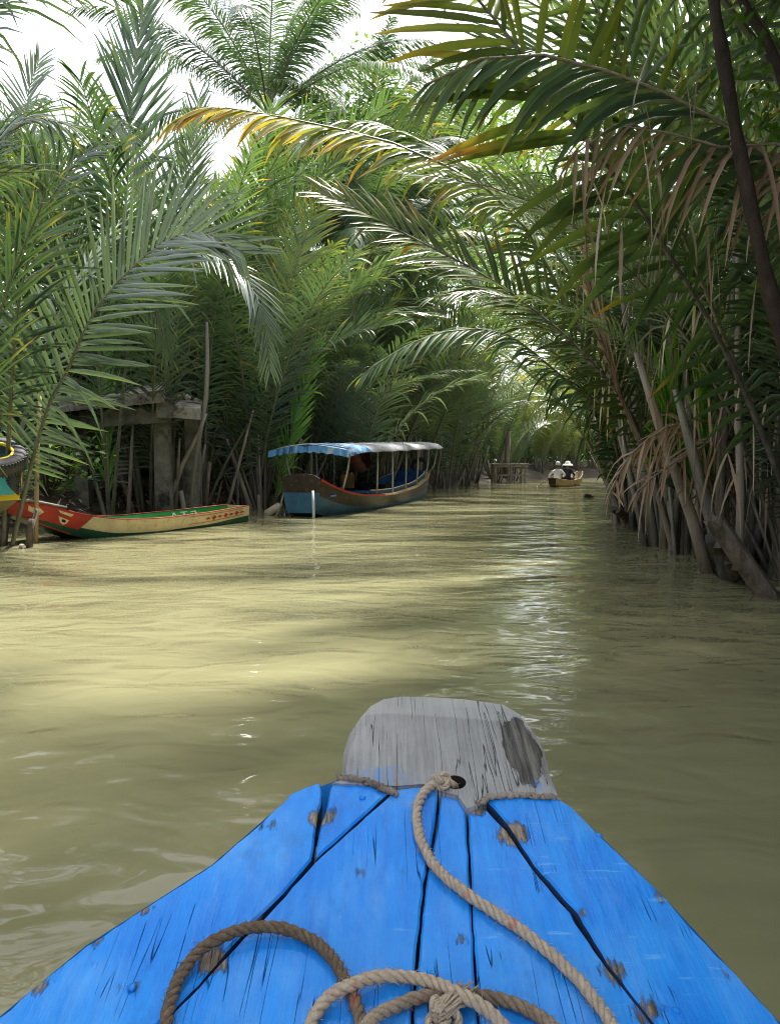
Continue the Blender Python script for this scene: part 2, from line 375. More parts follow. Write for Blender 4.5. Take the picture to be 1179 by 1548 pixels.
def nipa_proto(seed, H=6.5, nf=9, dead=2, stubs=5, tint0=0.0):
    rg = random.Random(seed); root = thing('nipa_palm', '', 'palm', (0, 0, 0))
    for i in range(nf):
        az = 2*math.pi*i/nf + rg.uniform(-.4, .4); L = H * rg.uniform(.8, 1.12); l0 = rg.uniform(2, 16) if i % 3 else rg.uniform(12, 26)
        bl = rg.uniform(.05, .28); b = (math.cos(az)*bl, math.sin(az)*bl, -.3)
        lm = rg.choice(['leaf', 'leaf', 'silver', 'silver', 'coco'])
        frond('frond', arc(b, az, L, l0, l0 + rg.uniform(25, 75), rg.uniform(-.3, .3)), root, lm, rg.uniform(.042, .06), .006,
              n=rg.randint(62, 78), jit=4, leaf=rg.uniform(1.0, 1.3), width=rg.uniform(.045, .058), pet=rg.uniform(.16, .28), v=rg.uniform(5, 35),
              droop=rg.uniform(.25, .8), tint=(tint0+rg.uniform(-.05, .12), tint0+rg.uniform(0, .25)), tipt=rg.uniform(.05, .3), seed=seed*50+i)
    for i in range(dead):
        az = rg.uniform(0, 6.28); l0 = rg.uniform(25, 45)
        frond('dead_frond', arc((math.cos(az)*.3, math.sin(az)*.3, -.2), az, H*.42, l0, l0+rg.uniform(60, 100)), root, 'dead', .035, .006, stem='deadstem',
              n=26, leaf=.85, width=.04, pet=.25, v=-20, droop=1.6, tint=(.1, .6), tipt=.2, seed=seed*50+30+i, jit=16, miss=.25)
    for i in range(stubs):
        az = rg.uniform(0, 6.28); a = R(rg.uniform(3, 28)); L = rg.uniform(.9, 2.6); r = rg.uniform(.035, .065)
        p0 = Vector((math.cos(az)*.3, math.sin(az)*.3, -.4)); d = Vector((math.sin(a)*math.cos(az), math.sin(a)*math.sin(az), math.cos(a)))
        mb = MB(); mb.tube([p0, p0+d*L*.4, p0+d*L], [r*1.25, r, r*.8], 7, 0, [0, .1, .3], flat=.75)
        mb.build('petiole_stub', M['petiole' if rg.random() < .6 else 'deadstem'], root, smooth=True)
    return root
PROTO = [nipa_proto(i+1, H, nf, dd, st) for i, (H, nf, dd, st) in enumerate([(8.0, 10, 0, 8), (8.8, 11, 0, 7), (7.2, 10, 0, 9), (8.4, 9, 0, 9), (6.6, 10, 0, 8), (9.2, 11, 0, 7)])]
PROTO_Y = [nipa_proto(20+i, H, 10, 0, 6, .26) for i, H in enumerate((7.6, 8.4, 6.8))]  # yellower leaf colour stands in for backlight at the far bend
USED = set()
def put(proto, x, y, rz, sc, label, group, z=None):
    if id(proto) not in USED: USED.add(id(proto)); o = proto
    else: o = copy_tree(proto)
    o.location = (x, y, float(ground_z(x, y)) if z is None else z); o.rotation_euler = (0, 0, rz); o.scale = (sc,)*3
    o['label'] = label; o['group'] = group; return o

GL = ('nipa palm crowded on the bank behind the moored boats', 'nipa palms behind the moored boats')
GR = ('nipa palm crowded along the bank with the leaning log', 'nipa palms along the bank with the leaning log')
GF = ('nipa palm at the canal bend beyond the paddled sampan', 'nipa palms at the far bend')
def where(lab, x, y):
    """narrow a bank's label by what the palm stands next to"""
    if lab is GL:
        if x < -5.2 and y < 24: return ('nipa palm growing around the concrete dock and grey house', 'nipa palms around the concrete dock')
        if y < 27: return ('nipa palm rising behind the covered boat', 'nipa palms behind the covered boat')
        return ('nipa palm on the bank by the small wooden landing', 'nipa palms by the wooden landing')
    if lab is GR:
        if y < 11: return ('nipa palm crowded right behind the leaning log and its stalks', 'nipa palms behind the leaning log')
        if y < 22: return ('nipa palm on the bank across the water from the covered boat', 'nipa palms across from the covered boat')
        return ('nipa palm on the bank across from the small wooden landing', 'nipa palms across from the wooden landing')
    return lab
rg = random.Random(11)
def band(side, ys, offs, lab, sc=(.8, 1.1), skip=None):
    for y in ys:
        yy = y + rg.uniform(-.6, .6); of = rg.uniform(*offs)
        x = float(xr(yy) + of if side > 0 else xl(yy) - of)
        if skip and skip(x, yy): continue
        put(PROTO[rg.randrange(6)], x, yy, rg.uniform(0, 6.28), rg.uniform(*sc), *where(lab, x, yy))
# bank behind the boats (the dock and the gap over it stay open)
band(-1, [15.8, 17.4, 18.6, 19.8, 21.2, 22.8, 24.4, 26.2, 28, 30, 32.4, 35, 37.5, 40], (.4, 1.0), GL, (.7, .95))
band(-1, [18.5, 20, 21.6, 23.4, 25.4, 27.5, 30, 33, 36.5, 41], (2.2, 3.6), GL, (1.08, 1.28))
band(-1, [20, 22.5, 25, 28, 31.5, 35.5, 40], (5.5, 8), GL, (.95, 1.12))
band(-1, [26, 31, 37], (9, 12), GL, (.85, 1.0))
for (x, y, s) in [(-8.6, 13.0, .8), (-9.6, 15.5, .95), (-7.6, 18.8, .9), (-10.5, 19.5, .85), (-12.5, 16.5, .9), (-7.9, 11.0, .62), (-9.5, 9.5, .8), (-13, 21.5, 1.0), (-9.3, 23, .9)]:
    put(PROTO[rg.randrange(6)], x, y, rg.uniform(0, 6.28), s, *where(GL, x, y))
# opposite bank
band(1, [6.3, 7.3, 8.2, 9.2, 10.4], (.7, 1.2), GR, (.5, .62))
band(1, [11.6, 13, 14.6, 16.4, 18.4, 20.6, 23, 25.6, 28.4, 31.6, 35], (.5, .95), GR, (.75, 1.0))
band(1, [3.6, 5.2, 6.8, 8.4, 10.2, 12.2, 14.4, 17, 20, 23.4, 27, 31, 36], (2.0, 3.2), GR, (.9, 1.15))
band(1, [5, 8, 11, 14.5, 18.5, 23, 28, 34], (5, 7.5), GR, (1.05, 1.3))
GN = ('nipa palm added beside and behind the blue boat to cut sky light', 'nipa palms added beside the blue boat')
for (x, y, sc_) in [(-7.2, 6.2, .8), (-7.0, 3.4, .9), (-7.4, .6, .9), (-6.9, -2.2, .9), (4.6, -.8, .9), (4.8, -3.4, .9), (-2.5, -7.5, 1.0), (1.8, -8, 1.0)]:  # palms added along here to cut sky light around the boat
    put(PROTO[rg.randrange(6)], x, y, rg.uniform(0, 6.28), sc_, *GN, z=.2)
# far bend
for (x, y, s) in [(9, 46.5, .8), (11, 48, .9), (13.2, 49.5, .8), (7.2, 44.5, .9), (8.6, 49.5, 1.0), (11.8, 52, 1.1), (14.8, 53.5, 1.0), (6, 48, 1.1), (10, 55, 1.2), (17, 52.2, .9), (13.4, 57, 1.2), (8.4, 43.6, .55), (9.8, 45.2, .6), (11.0, 46.3, .55), (12.4, 47.6, .6), (6.6, 42.2, .6), (14, 48.6, .65)]:
    put(PROTO_Y[rg.randrange(3)], x, y, rg.uniform(0, 6.28), s, *GF)

# ------------------------------------------------------------------ the palms that carry the picture
def hero(name, label, base, group=None):
    b = Vector((base[0], base[1], float(ground_z(base[0], base[1])) - .25)); return thing(name, label, 'palm', tuple(b), group=group), b
def px(b, *pts): return [b] + [P(*p) for p in pts]
def stubs(root, b, k, seed, spread=.35, Lr=(1.2, 2.8), lean=(2, 24)):
    g = random.Random(seed)
    for i in range(k):
        az = g.uniform(0, 6.28); a = R(g.uniform(*lean)); L = g.uniform(*Lr); r = g.uniform(.035, .06)
        p0 = b + Vector((math.cos(az)*spread*g.random(), math.sin(az)*spread*g.random(), -.3))
        d = Vector((math.sin(a)*math.cos(az), math.sin(a)*math.sin(az), math.cos(a))); mb = MB()
        mb.tube([p0, p0+d*L*.4, p0+d*L], [r*1.25, r, r*.8], 7, 0, [0, .1, .3], flat=.75)
        mb.build('petiole_stub', M['petiole' if g.random() < .6 else 'deadstem'], root, smooth=True)
def fill(root, b, specs, seed):
    """more fronds of the same palm: (az deg, length, lean0, lean1)"""
    g = random.Random(seed)
    for i, (az, L, l0, l1) in enumerate(specs):
        frond('frond', arc(b, R(az), L, l0, l1), root, g.choice(['leaf', 'leaf', 'coco', 'silver']), .05, .006, n=52, leaf=1.0, width=.052,
              pet=.2, v=g.uniform(5, 30), droop=g.uniform(.3, .7), tint=(.0, .2), tipt=.2, seed=seed*31+i)
CAMF = (0, -1, .25)
def hang(root, k, box, seed):
    """withered leaflets dangling among the fronds; box in photo pixels and distance"""
    g = np.random.default_rng(seed); mb = MB()
    for i in range(k):
        p = P(g.uniform(box[0], box[1]), g.uniform(box[2], box[3]), g.uniform(box[4], box[5])); L = g.uniform(.3, .95); a = g.uniform(0, 6.28); w0 = g.uniform(.005, .014); tw = g.uniform(-2, 2)
        dr = Vector((g.normal(0, .35), g.normal(0, .35), -1)); vs = []; t = g.uniform(0, 1)
        for j in range(6):
            u = j/5; c = p + Vector((dr.x*u*(1-.5*u), dr.y*u*(1-.5*u), -u))*L; w = w0*(.12, .8, 1, .8, .5, .05)[j]; e = Vector((math.cos(a+tw*u), math.sin(a+tw*u), 0))*w
            vs += [c - e, c + e]
        mb.add(vs, [(2*j, 2*j+1, 2*j+3, 2*j+2) for j in range(5)], 0, t)
    o = mb.build('withered_leaflets', M['dead'], root, fix=False); o['kind'] = 'stuff'
# palm whose pale stalk crosses overhead, with the brown dead frond
r, b = hero('nipa_palm', 'nipa palm with pale bare stalk and brown dead frond hanging overhead', (4.5, 5.1))
frond('frond', px(b, (1290, 400, 5.1), (1179, 253, 5.1), (1081, 181, 5.1), (1003, 140, 5.1), (903, 103, 5.1), (840, 85, 5.1), (740, 85, 5.1), (640, 130, 5.1)), r, 'leaf',
      .035, .008, True, n=34, leaf=1.0, width=.055, pet=.5, v=-25, droop=.9, fwd=(55, 30), tint=(.05, .2), seed=301, pt=(.2, 1), face=(0, -.5, 1))
frond('dead_frond', px(b, (1330, 420, 4.9), (1240, 235, 4.9), (1086, 222, 4.9), (1030, 208, 4.9), (959, 186, 4.9), (900, 200, 4.9), (860, 240, 4.9)), r, 'dead',
      .028, .005, True, stem='deadstem', n=24, leaf=.8, width=.03, pet=.5, v=-35, droop=1.9, fwd=(70, 40), tint=(-.1, .3), seed=302, jit=16, face=(0, -.6, 1))
fill(r, b, [(150, 6.5, 6, 60), (200, 6.2, 10, 75), (100, 6, 8, 50), (20, 6, 10, 60), (250, 6, 8, 60), (170, 7, 3, 38)], 303); stubs(r, b, 6, 304); hang(r, 46, (860, 1179, 60, 420, 4.7, 6.2), 305)
# palm with the wide yellow-green leaflets
r, b = hero('nipa_palm', 'nipa palm with wide yellow-edged leaflets on a dark stalk over the water', (4.05, 7.1))
frond('frond', px(b, (1110, 560, 6.4), (1011, 387, 5.9), (946, 284, 5.7), (900, 232, 5.6), (816, 113, 5.5), (772, 59, 5.4), (723, 0, 5.4), (650, -90, 5.3)), r, 'leaf',
      .035, .008, True, n=32, leaf=1.2, width=.068, pet=.5, v=0, droop=.3, fwd=(80, 40), tint=(.1, .52), tipt=.2, seed=311, pt=(0, .2), face=(.25, -1, .3))
frond('frond', px(b, (1090, 500, 6.4), (1010, 300, 6.3), (960, 140, 6.2), (900, 10, 6.1), (840, -70, 6.0)), r, 'leaf',
      .035, .008, True, n=38, leaf=1.1, width=.06, pet=.3, v=10, droop=.6, fwd=(70, 35), tint=(.1, .25), seed=312, face=CAMF)
fill(r, b, [(40, 6, 8, 60), (100, 6.4, 5, 45), (150, 6.3, 4, 50), (-30, 5.5, 10, 60), (190, 6.6, 2, 62)], 313); stubs(r, b, 6, 314); hang(r, 60, (980, 1179, 400, 720, 6.6, 7.8), 315)
# long arching fronds across the canal
r, b = hero('nipa_palm', 'nipa palm with two long fronds arching far over the canal, tips orange', (3.7, 10.3))
frond('frond', px(b, (950, 640, 10.2), (892, 534, 10), (847, 442, 9.9), (803, 358, 9.8), (756, 302, 9.7), (683, 255, 9.6), (569, 207, 9.5), (501, 193, 9.4), (369, 166, 9.2), (300, 165, 9.1), (262, 185, 9)), r,
      'leaf', .045, .007, n=86, leaf=1.0, width=.058, pet=.22, v=-8, droop=.95, fwd=(62, 18), tint=(.08, .56), tipt=.22, seed=321, face=(0, -.55, 1), pt=(.1, 1))
frond('frond', px(b, (965, 600, 10.8), (890, 470, 10.7), (837, 375, 10.6), (790, 322, 10.5), (700, 248, 10.4), (606, 200, 10.3), (555, 185, 10.2), (505, 188, 10.2), (455, 220, 10.1)), r,
      'leaf', .045, .007, n=78, leaf=1.0, width=.055, pet=.24, v=5, droop=.7, fwd=(62, 25), tint=(.1, .32), tipt=.18, seed=322, face=(0, -.4, 1), pt=(.1, 1))
fill(r, b, [(60, 6, 8, 55), (0, 6.2, 8, 60), (110, 6.4, 5, 40), (-60, 5.5, 12, 60)], 323); stubs(r, b, 8, 324)
# olive-yellow frond below it
r, b = hero('nipa_palm', 'nipa palm with one olive-yellow frond slanting over the canal', (3.6, 9.3))
frond('frond', px(b, (965, 650, 9.3), (881, 534, 9.2), (790, 456, 9.15), (725, 412, 9.1), (660, 378, 9.05), (600, 347, 9.0), (540, 315, 8.9), (485, 292, 8.9)), r,
      'leaf', .042, .007, n=72, leaf=.95, width=.052, pet=.25, v=18, droop=.28, fwd=(66, 30), tint=(.2, .5), tipt=.12, seed=331, face=(.1, -.8, .7), pt=(.1, .3))
frond('dead_frond', px(b, (985, 720, 9.2), (945, 620, 9.2), (910, 500, 9.15), (890, 400, 9.15), (882, 330, 9.1)), r, 'dead',
      .05, .012, stem='deadstem', n=60, leaf=.9, width=.05, pet=.35, v=0, droop=0, fwd=(8, 5), tint=(.1, .3), seed=332, jit=5)
fill(r, b, [(30, 6, 8, 55), (80, 6.2, 5, 50), (-10, 5.8, 10, 65)], 333); stubs(r, b, 9, 334); hang(r, 60, (900, 1060, 400, 600, 8.8, 10.2), 335)
# dark frond reaching left lower down
r, b = hero('nipa_palm', 'nipa palm with a low dark frond drooping toward the covered boat', (4.2, 13.2))
frond('frond', px(b, (925, 653, 12.9), (881, 598, 12.6), (814, 540, 12.3), (770, 507, 12.1), (700, 497, 12), (620, 520, 11.8), (545, 568, 11.7)), r,
      'coco', .042, .006, n=72, leaf=.9, width=.045, pet=.2, v=-10, droop=.9, fwd=(60, 22), tint=(.0, .1), seed=341, face=(0, -.5, 1))
frond('frond', px(b, (930, 640, 13.2), (900, 560, 13.2), (850, 500, 13), (790, 460, 12.9), (720, 440, 12.8), (650, 450, 12.6)), r,
      'leaf', .042, .006, n=66, leaf=.9, width=.045, pet=.2, v=5, droop=.6, fwd=(60, 22), tint=(.1, .3), seed=342, face=(0, -.5, 1))
fill(r, b, [(160, 5.5, 15, 70), (130, 6, 8, 60), (60, 6, 6, 50)], 343); stubs(r, b, 8, 344); hang(r, 24, (900, 960, 480, 620, 12.4, 13.4), 345)
# young folded frond on the opposite bank
r, b = hero('nipa_palm', 'young nipa palm with bright green half-folded fronds among dead petioles', (3.75, 8.1))
frond('frond', px(b, (1030, 700, 8.1), (1030, 600, 8.0), (1045, 480, 8), (1085, 340, 8)), r, 'young', .03, .008, n=60, leaf=1.0, width=.055, pet=.3, v=20, droop=.02,
      fwd=(16, 10), tint=(.0, .2), seed=351, face=CAMF, pt=(.4, .8))
frond('frond', px(b, (1075, 720, 7.7), (1078, 620, 7.6), (1085, 540, 7.6), (1110, 470, 7.6)), r, 'young', .03, .008, n=40, leaf=.9, width=.05, pet=.3, v=20, droop=.02,
      fwd=(14, 10), tint=(.05, .25), seed=352, face=CAMF, pt=(.4, .8))
frond('dead_frond', px(b, (1060, 690, 7.6), (1040, 640, 7.5), (1000, 650, 7.4), (950, 690, 7.4), (920, 750, 7.4)), r, 'dead', .03, .006, stem='deadstem', n=34, leaf=.6, width=.03,
      pet=.25, v=-25, droop=1.5, fwd=(60, 25), tint=(-.3, .3), tipt=.3, seed=353, jit=24, miss=.3, face=(0, -.6, 1))
frond('dead_frond', px(b, (1090, 640, 7.5), (1080, 660, 7.4), (1040, 690, 7.3), (1000, 710, 7.3), (960, 745, 7.2)), r, 'dead', .03, .006, stem='deadstem', n=34, leaf=.6, width=.03,
      pet=.2, v=-10, droop=.9, fwd=(50, 25), tint=(-.3, .35), tipt=.3, seed=354, jit=22, miss=.2, face=(0, -.8, .6))
stubs(r, b, 9, 355, .5, (1.4, 3)); hang(r, 36, (980, 1150, 520, 660, 7.3, 8.3), 356)
for (lab, bx, by, specs, sd_) in [  # off-frame palms added overhead to shade the deck and near water
    ('off-frame nipa palm added to shade the blue boat with high fronds', 4.1, 3.5, [(180, 9, 7, 66), (170, 9, 5, 60), (188, 9, 11, 70), (178, 8.5, 4, 70), (160, 8.5, 6, 60), (200, 8.5, 8, 75), (140, 8, 6, 55), (185, 9, 2, 50), (90, 7, 8, 50), (20, 7, 8, 60), (215, 8, 8, 70), (168, 8.8, 10, 66)], 601),
    ('off-frame nipa palm added beside the blue boat to shade it', 4.0, 1.4, [(178, 8.5, 6, 70), (150, 8.5, 6, 60), (205, 8, 8, 75), (120, 8, 8, 50), (165, 9, 3, 55), (0, 7, 8, 60), (270, 7, 8, 60)], 602),
    ('tall nipa palm added to shade the water ahead of the blue boat', 4.3, 5.6, [(180, 9.6, 10, 72), (192, 9.6, 6, 68), (186, 9.2, 15, 78), (182, 9.5, 8, 74), (188, 9.8, 12, 70), (176, 9.5, 14, 76), (182, 9, 3, 60), (172, 9.2, 8, 68), (195, 9, 5, 66), (205, 8.5, 10, 72), (160, 8.5, 3, 52)], 604),
    ('nipa palm added on the open bank to shade the near water', -6.0, 3.6, [(-5, 9, 4, 62), (-15, 8.5, 8, 66), (-35, 8.5, 8, 70), (180, 7, 8, 60), (-25, 9, 3, 55), (-5, 9, 12, 72), (-20, 9, 14, 74), (-42, 8.5, 12, 70), (-12, 9.4, 8, 64), (-55, 8, 8, 66)], 603)]:
    r, b = hero('nipa_palm', lab, (bx, by)); fill(r, b, specs, sd_); stubs(r, b, 5, sd_+20)
# left side: big silvery frond
r, b = hero('nipa_palm', 'nipa palm with stiff silvery leaflets on one broad frond beside the tyre', (-5.25, 10.3))
frond('frond', px(b, (65, 640, 9.6), (105, 555, 9.4), (140, 475, 9.2), (195, 410, 9.1), (255, 362, 9), (310, 352, 8.9), (368, 382, 8.8)), r, 'silver', .04, .008, True,
      n=60, leaf=1.35, width=.062, pet=.3, v=10, droop=.12, fwd=(72, 30), tint=(.0, .1), jit=4, seed=361, face=(-.2, -1, .35))
frond('frond', px(b, (20, 560, 9.3), (30, 450, 9.1), (60, 340, 9), (110, 250, 8.9), (160, 215, 8.8)), r, 'leaf', .04, .008, n=56, leaf=1.0, width=.04, pet=.42, v=15, droop=.4,
      fwd=(60, 25), tint=(-.05, .1), seed=362, face=(.2, -.8, .6))
fill(r, b, [(120, 5.5, 8, 50), (190, 5.5, 10, 60), (60, 6, 6, 40)], 363); stubs(r, b, 5, 364, .4, (.8, 1.6))
r, b = hero('nipa_palm', 'nipa palm with a dark frond bowing over the concrete dock corner', (-5.3, 14.6))
frond('frond', px(b, (190, 560, 13.6), (215, 445, 13.2), (265, 388, 12.8), (330, 390, 12.4), (378, 428, 12.2), (402, 495, 12.1), (408, 560, 12.1)), r, 'silver', .04, .007,
      n=92, leaf=1.05, width=.04, pet=.2, v=0, droop=.5, fwd=(62, 25), tint=(.0, .05), jit=3, seed=371, face=(0, -.4, 1))
frond('frond', px(b, (150, 500, 13.4), (185, 425, 13.1), (217, 419, 12.9), (240, 470, 12.8), (256, 545, 12.8)), r, 'coco', .03, .006, n=74, leaf=.95, width=.028, pet=.3, v=-10, droop=1.0,
      fwd=(50, 20), tint=(.1, .2), seed=372, face=(0, -.9, .4))
frond('frond', px(b, (160, 560, 14.8), (167, 520, 14.9), (168, 460, 14.9), (165, 380, 14.9)), r, 'young', .03, .007, n=50, leaf=.9, width=.045, pet=.15, v=10, droop=.05, fwd=(18, 12), tint=(.1, .3), seed=373, face=CAMF)
fill(r, b, [(120, 5.5, 6, 50), (170, 5, 10, 60)], 375)
r, b = hero('nipa_palm', 'tall nipa palm with one frond standing upright like a feather', (-7.2, 16.3))
frond('frond', px(b, (150, 520, 15.6), (185, 380, 15.3), (198, 175, 15), (205, 90, 15), (218, 12, 15)), r, 'leaf', .045, .007, n=92, leaf=1.5, width=.06, pet=.42, v=12, droop=.05,
      fwd=(50, 20), tint=(-.05, .0), tipt=.05, seed=381, face=(.3, -1, 0))
frond('frond', px(b, (140, 480, 15.6), (100, 320, 15.2), (112, 205, 15), (160, 172, 14.8), (205, 215, 14.7), (222, 290, 14.7)), r, 'coco', .04, .007, n=90, leaf=1.3, width=.042, pet=.35, v=-8, droop=.7,
      fwd=(60, 25), tint=(.1, .25), jit=3, seed=383, face=(.2, -.7, .7))
frond('frond', px(b, (215, 520, 15.6), (250, 400, 15.4), (272, 300, 15.3), (292, 215, 15.2), (300, 150, 15.2)), r, 'leaf', .04, .007, n=86, leaf=1.3, width=.045, pet=.3, v=10, droop=.1,
      fwd=(48, 22), tint=(.0, .15), jit=3, seed=384, face=(-.2, -1, 0))
frond('frond', px(b, (130, 520, 15.8), (90, 380, 15.6), (55, 260, 15.5), (40, 160, 15.4), (60, 90, 15.4)), r, 'silver', .04, .007, n=80, leaf=1.2, width=.045, pet=.3, v=10, droop=.35,
      fwd=(55, 22), tint=(.0, .1), jit=5, seed=385, face=(.3, -1, 0))
fill(r, b, [(0, 5.8, 8, 60), (-40, 6, 10, 75), (180, 6, 9, 60), (90, 6, 8, 60), (-80, 6, 8, 75)], 382)
r, b = hero('nipa_palm', 'nipa palm with a yellow-green upright frond before the covered boat canopy', (-2.85, 17.6))
frond('frond', px(b, (402, 632, 17.4), (412, 530, 17.3), (436, 442, 17.2), (473, 330, 17), (512, 290, 16.8)), r, 'leaf', .045, .007, n=100, leaf=1.3, width=.046, pet=.2, v=8, droop=.25, jit=3,
      fwd=(62, 30), tint=(.15, .36), tipt=.12, seed=391, face=(.1, -1, .2))
frond('frond', px(b, (340, 620, 17.4), (345, 540, 17.3), (340, 450, 17.2), (310, 380, 17.1), (270, 350, 17)), r, 'coco', .045, .007, n=64, leaf=1.0, width=.05, pet=.2, v=8, droop=.4,
      fwd=(62, 30), tint=(.05, .15), seed=392, face=(.1, -1, .2))
frond('frond', px(b, (440, 660, 17.2), (455, 600, 17.1), (483, 515, 17)), r, 'young', .03, .007, n=44, leaf=.75, width=.05, pet=.2, v=20, droop=.05, fwd=(30, 20), tint=(0, .2), seed=393, face=(.5, -1, 0))
stubs(r, b, 8, 394)
r, b = hero('nipa_palm', 'dark nipa palm with an upright frond just behind the covered boat canopy', (-.9, 20.2))
frond('frond', px(b, (536, 659, 19.6), (538, 560, 19.4), (537, 500, 19.2), (533, 420, 19)), r, 'coco', .045, .007, n=94, leaf=1.3, width=.042, pet=.1, v=5, droop=.2, jit=3, fwd=(55, 30), tint=(-.05, .0), tipt=.05, seed=401, face=CAMF)
fill(r, b, [(100, 6, 6, 50), (0, 5.5, 12, 70), (200, 6, 8, 60), (-60, 5.5, 8, 65)], 402); stubs(r, b, 8, 403)
# palm at the left edge, fronds hang in from above
r, b = hero('nipa_palm', 'nipa palm reaching in over the tyre with dark drooping blades', (-6.2, 8.0))
frond('frond', px(b, (-160, 400, 7.6), (-110, 160, 7.4), (-40, 20, 7.3), (50, -30, 7.2), (150, -30, 7.1)), r, 'coco', .04, .008, n=92, leaf=1.35, width=.036, pet=.25, v=-10, droop=.7, fwd=(62, 30), tint=(.0, .1), seed=411, face=(0, -.5, 1))
frond('frond', px(b, (-120, 560, 7.6), (-90, 400, 7.4), (-20, 240, 7.3), (40, 180, 7.2), (110, 190, 7.1)), r, 'leaf', .04, .008, n=84, leaf=1.2, width=.036, pet=.25, v=0, droop=.5, fwd=(62, 30), tint=(-.05, .08), seed=412, face=(0, -.5, 1))
frond('frond', px(b, (-60, 640, 7.6), (-15, 520, 7.5), (25, 400, 7.4), (60, 320, 7.3), (78, 260, 7.3)), r, 'coco', .035, .007, n=40, leaf=.8, width=.035, pet=.25, v=10, droop=.3, fwd=(34, 18), tint=(.0, .1), tipt=.5, seed=413, face=CAMF)
fill(r, b, [(160, 6, 8, 50), (100, 6, 6, 50)], 415)

# coconut palms
def coconut(label, base, top, nf, L, seed, group=None, tint0=0.0):
    b = Vector(base); root = thing('coconut_palm', label, 'palm', tuple(b), group=group); t = Vector(top); g = random.Random(seed)
    C = spline([b - Vector((0, 0, .3)), b.lerp(t, .4) + Vector((.35, 0, 0)), b.lerp(t, .75) + Vector((.3, 0, 0)), t], 28)
    mb = MB(); rad = [.19 - .06*i/27 + .012*(i % 2) + (.1 if i == 0 else 0) for i in range(28)]; mb.tube([tuple(c) for c in C], rad, 10)
    mb.build('trunk', M['cocobark'], root, smooth=True)
    for i in range(nf):
        az = i*2.39996 + g.uniform(-.2, .2); q = i/nf; l0 = 8 + 75*q + g.uniform(-6, 6)
        frond('frond', arc(t + Vector((0, 0, -.05-.25*q)), az, L*g.uniform(.88, 1.08), l0, l0 + g.uniform(45, 75), n=8), root, 'coco', .045, .006, n=120, leaf=1.2, width=.045, jit=3,
              pet=.1, v=-5, droop=1.0, fwd=(64, 26), tint=(tint0, tint0+.12), tipt=.1, seed=seed*40+i, pt=(.5, .9))
    for i in range(7):
        a = i*.9; c = t + Vector((math.cos(a)*.22, math.sin(a)*.22, -.38 - .08*(i % 3))); mb = MB()
        mb.tube([c + Vector((0, 0, .13)), c + Vector((0, 0, .08)), c, c + Vector((0, 0, -.09)), c + Vector((0, 0, -.13))], [.02, .08, .105, .075, .02], 8)
        mb.build('coconut', M['olive'], root, smooth=True)
coconut('tall coconut palm with radiating crown against the white sky', (-5.2, 28.5, .6), tuple(P(405, 165, 28)), 20, 7.6, 51)
coconut('coconut palm with a crown half hidden behind the feather-like frond', (-11.5, 25, .6), tuple(P(-40, 330, 25)), 16, 4.6, 52)
coconut('short coconut palm with yellowing fronds behind the concrete dock', (-6.6, 19, .7), tuple(P(180, 560, 18.6)), 10, 2.6, 53, tint0=.42)
coconut('coconut palm with long grey fronds beside the tallest crown', (-2.2, 30, .6), tuple(P(560, 265, 30)), 16, 5.4, 59)
coconut('slender coconut palm rising behind the covered boat', (-.3, 33, .6), tuple(P(590, 330, 33)), 18, 5.2, 54)
coconut('coconut palm with a full drooping crown above the covered boat', (-1.2, 27, .6), tuple(P(545, 395, 26.5)), 20, 5.6, 56)
coconut('coconut palm with dense crown between the two slender trunks', (1.6, 36, .6), tuple(P(625, 400, 36)), 20, 5.8, 57)
coconut('coconut palm beyond the far bend with pale trunk', (2.5, 40, .6), tuple(P(655, 250, 40)), 18, 5.6, 55)

# ------------------------------------------------------------------ broadleaf trees
def tree_parts(root, H, spread, seed, nl=5200, leaf=.2, loc=Vector((0, 0, 0)), trunkr=.16, bark='bark'):
    g = np.random.default_rng(seed); mb = MB(); tops = []
    top = Vector((g.uniform(-.4, .4), g.uniform(-.4, .4), H*.6))
    mb.tube([(0, 0, -.4), (.1, .05, H*.2), tuple(top*.7), tuple(top)], [trunkr*1.3, trunkr, trunkr*.75, trunkr*.5], 8)
    mb2 = MB()
    for i in range(9):
        az = i*2.4 + g.uniform(-.3, .3); s = top * g.uniform(.55, 1); e = s + Vector((math.cos(az)*spread*g.uniform(.5, 1), math.sin(az)*spread*g.uniform(.5, 1), H*g.uniform(.08, .38)))
        mb2.tube([s, s.lerp(e, .5) + Vector((0, 0, .2)), e], [trunkr*.4, trunkr*.25, .02], 5); tops += [e, s.lerp(e, .6)]
    mb.build('trunk', M[bark], root, smooth=True); mb2.build('limbs', M[bark], root, smooth=True)
    c = np.array([tuple(tops[i]) for i in g.integers(0, len(tops), nl)]); d = g.normal(0, 1, (nl, 3)); d /= np.linalg.norm(d, axis=1)[:, None]
    c = c + d * (g.random(nl)**.45)[:, None] * np.array([spread*.42, spread*.42, H*.11])
    a = g.normal(0, 1, (nl, 3)); a[:, 2] -= .4; a /= np.linalg.norm(a, axis=1)[:, None]
    w = np.cross(a, g.normal(0, 1, (nl, 3))); w /= np.linalg.norm(w, axis=1)[:, None]; sz = (leaf*g.uniform(.6, 1.3, nl))[:, None]
    V = np.stack([c - a*sz*.5, c + w*sz*.24, c + a*sz*.5, c - w*sz*.24], 1); mb3 = MB()
    mb3.v = list(map(tuple, V.reshape(-1, 3))); mb3.f = list(map(tuple, np.arange(nl*4).reshape(-1, 4).tolist())); mb3.m = [0]*nl
    mb3.a = np.repeat(g.uniform(0, 1, nl), 4).tolist()
    o = mb3.build('crown', M['broad'], root, fix=False); return o
TP = []
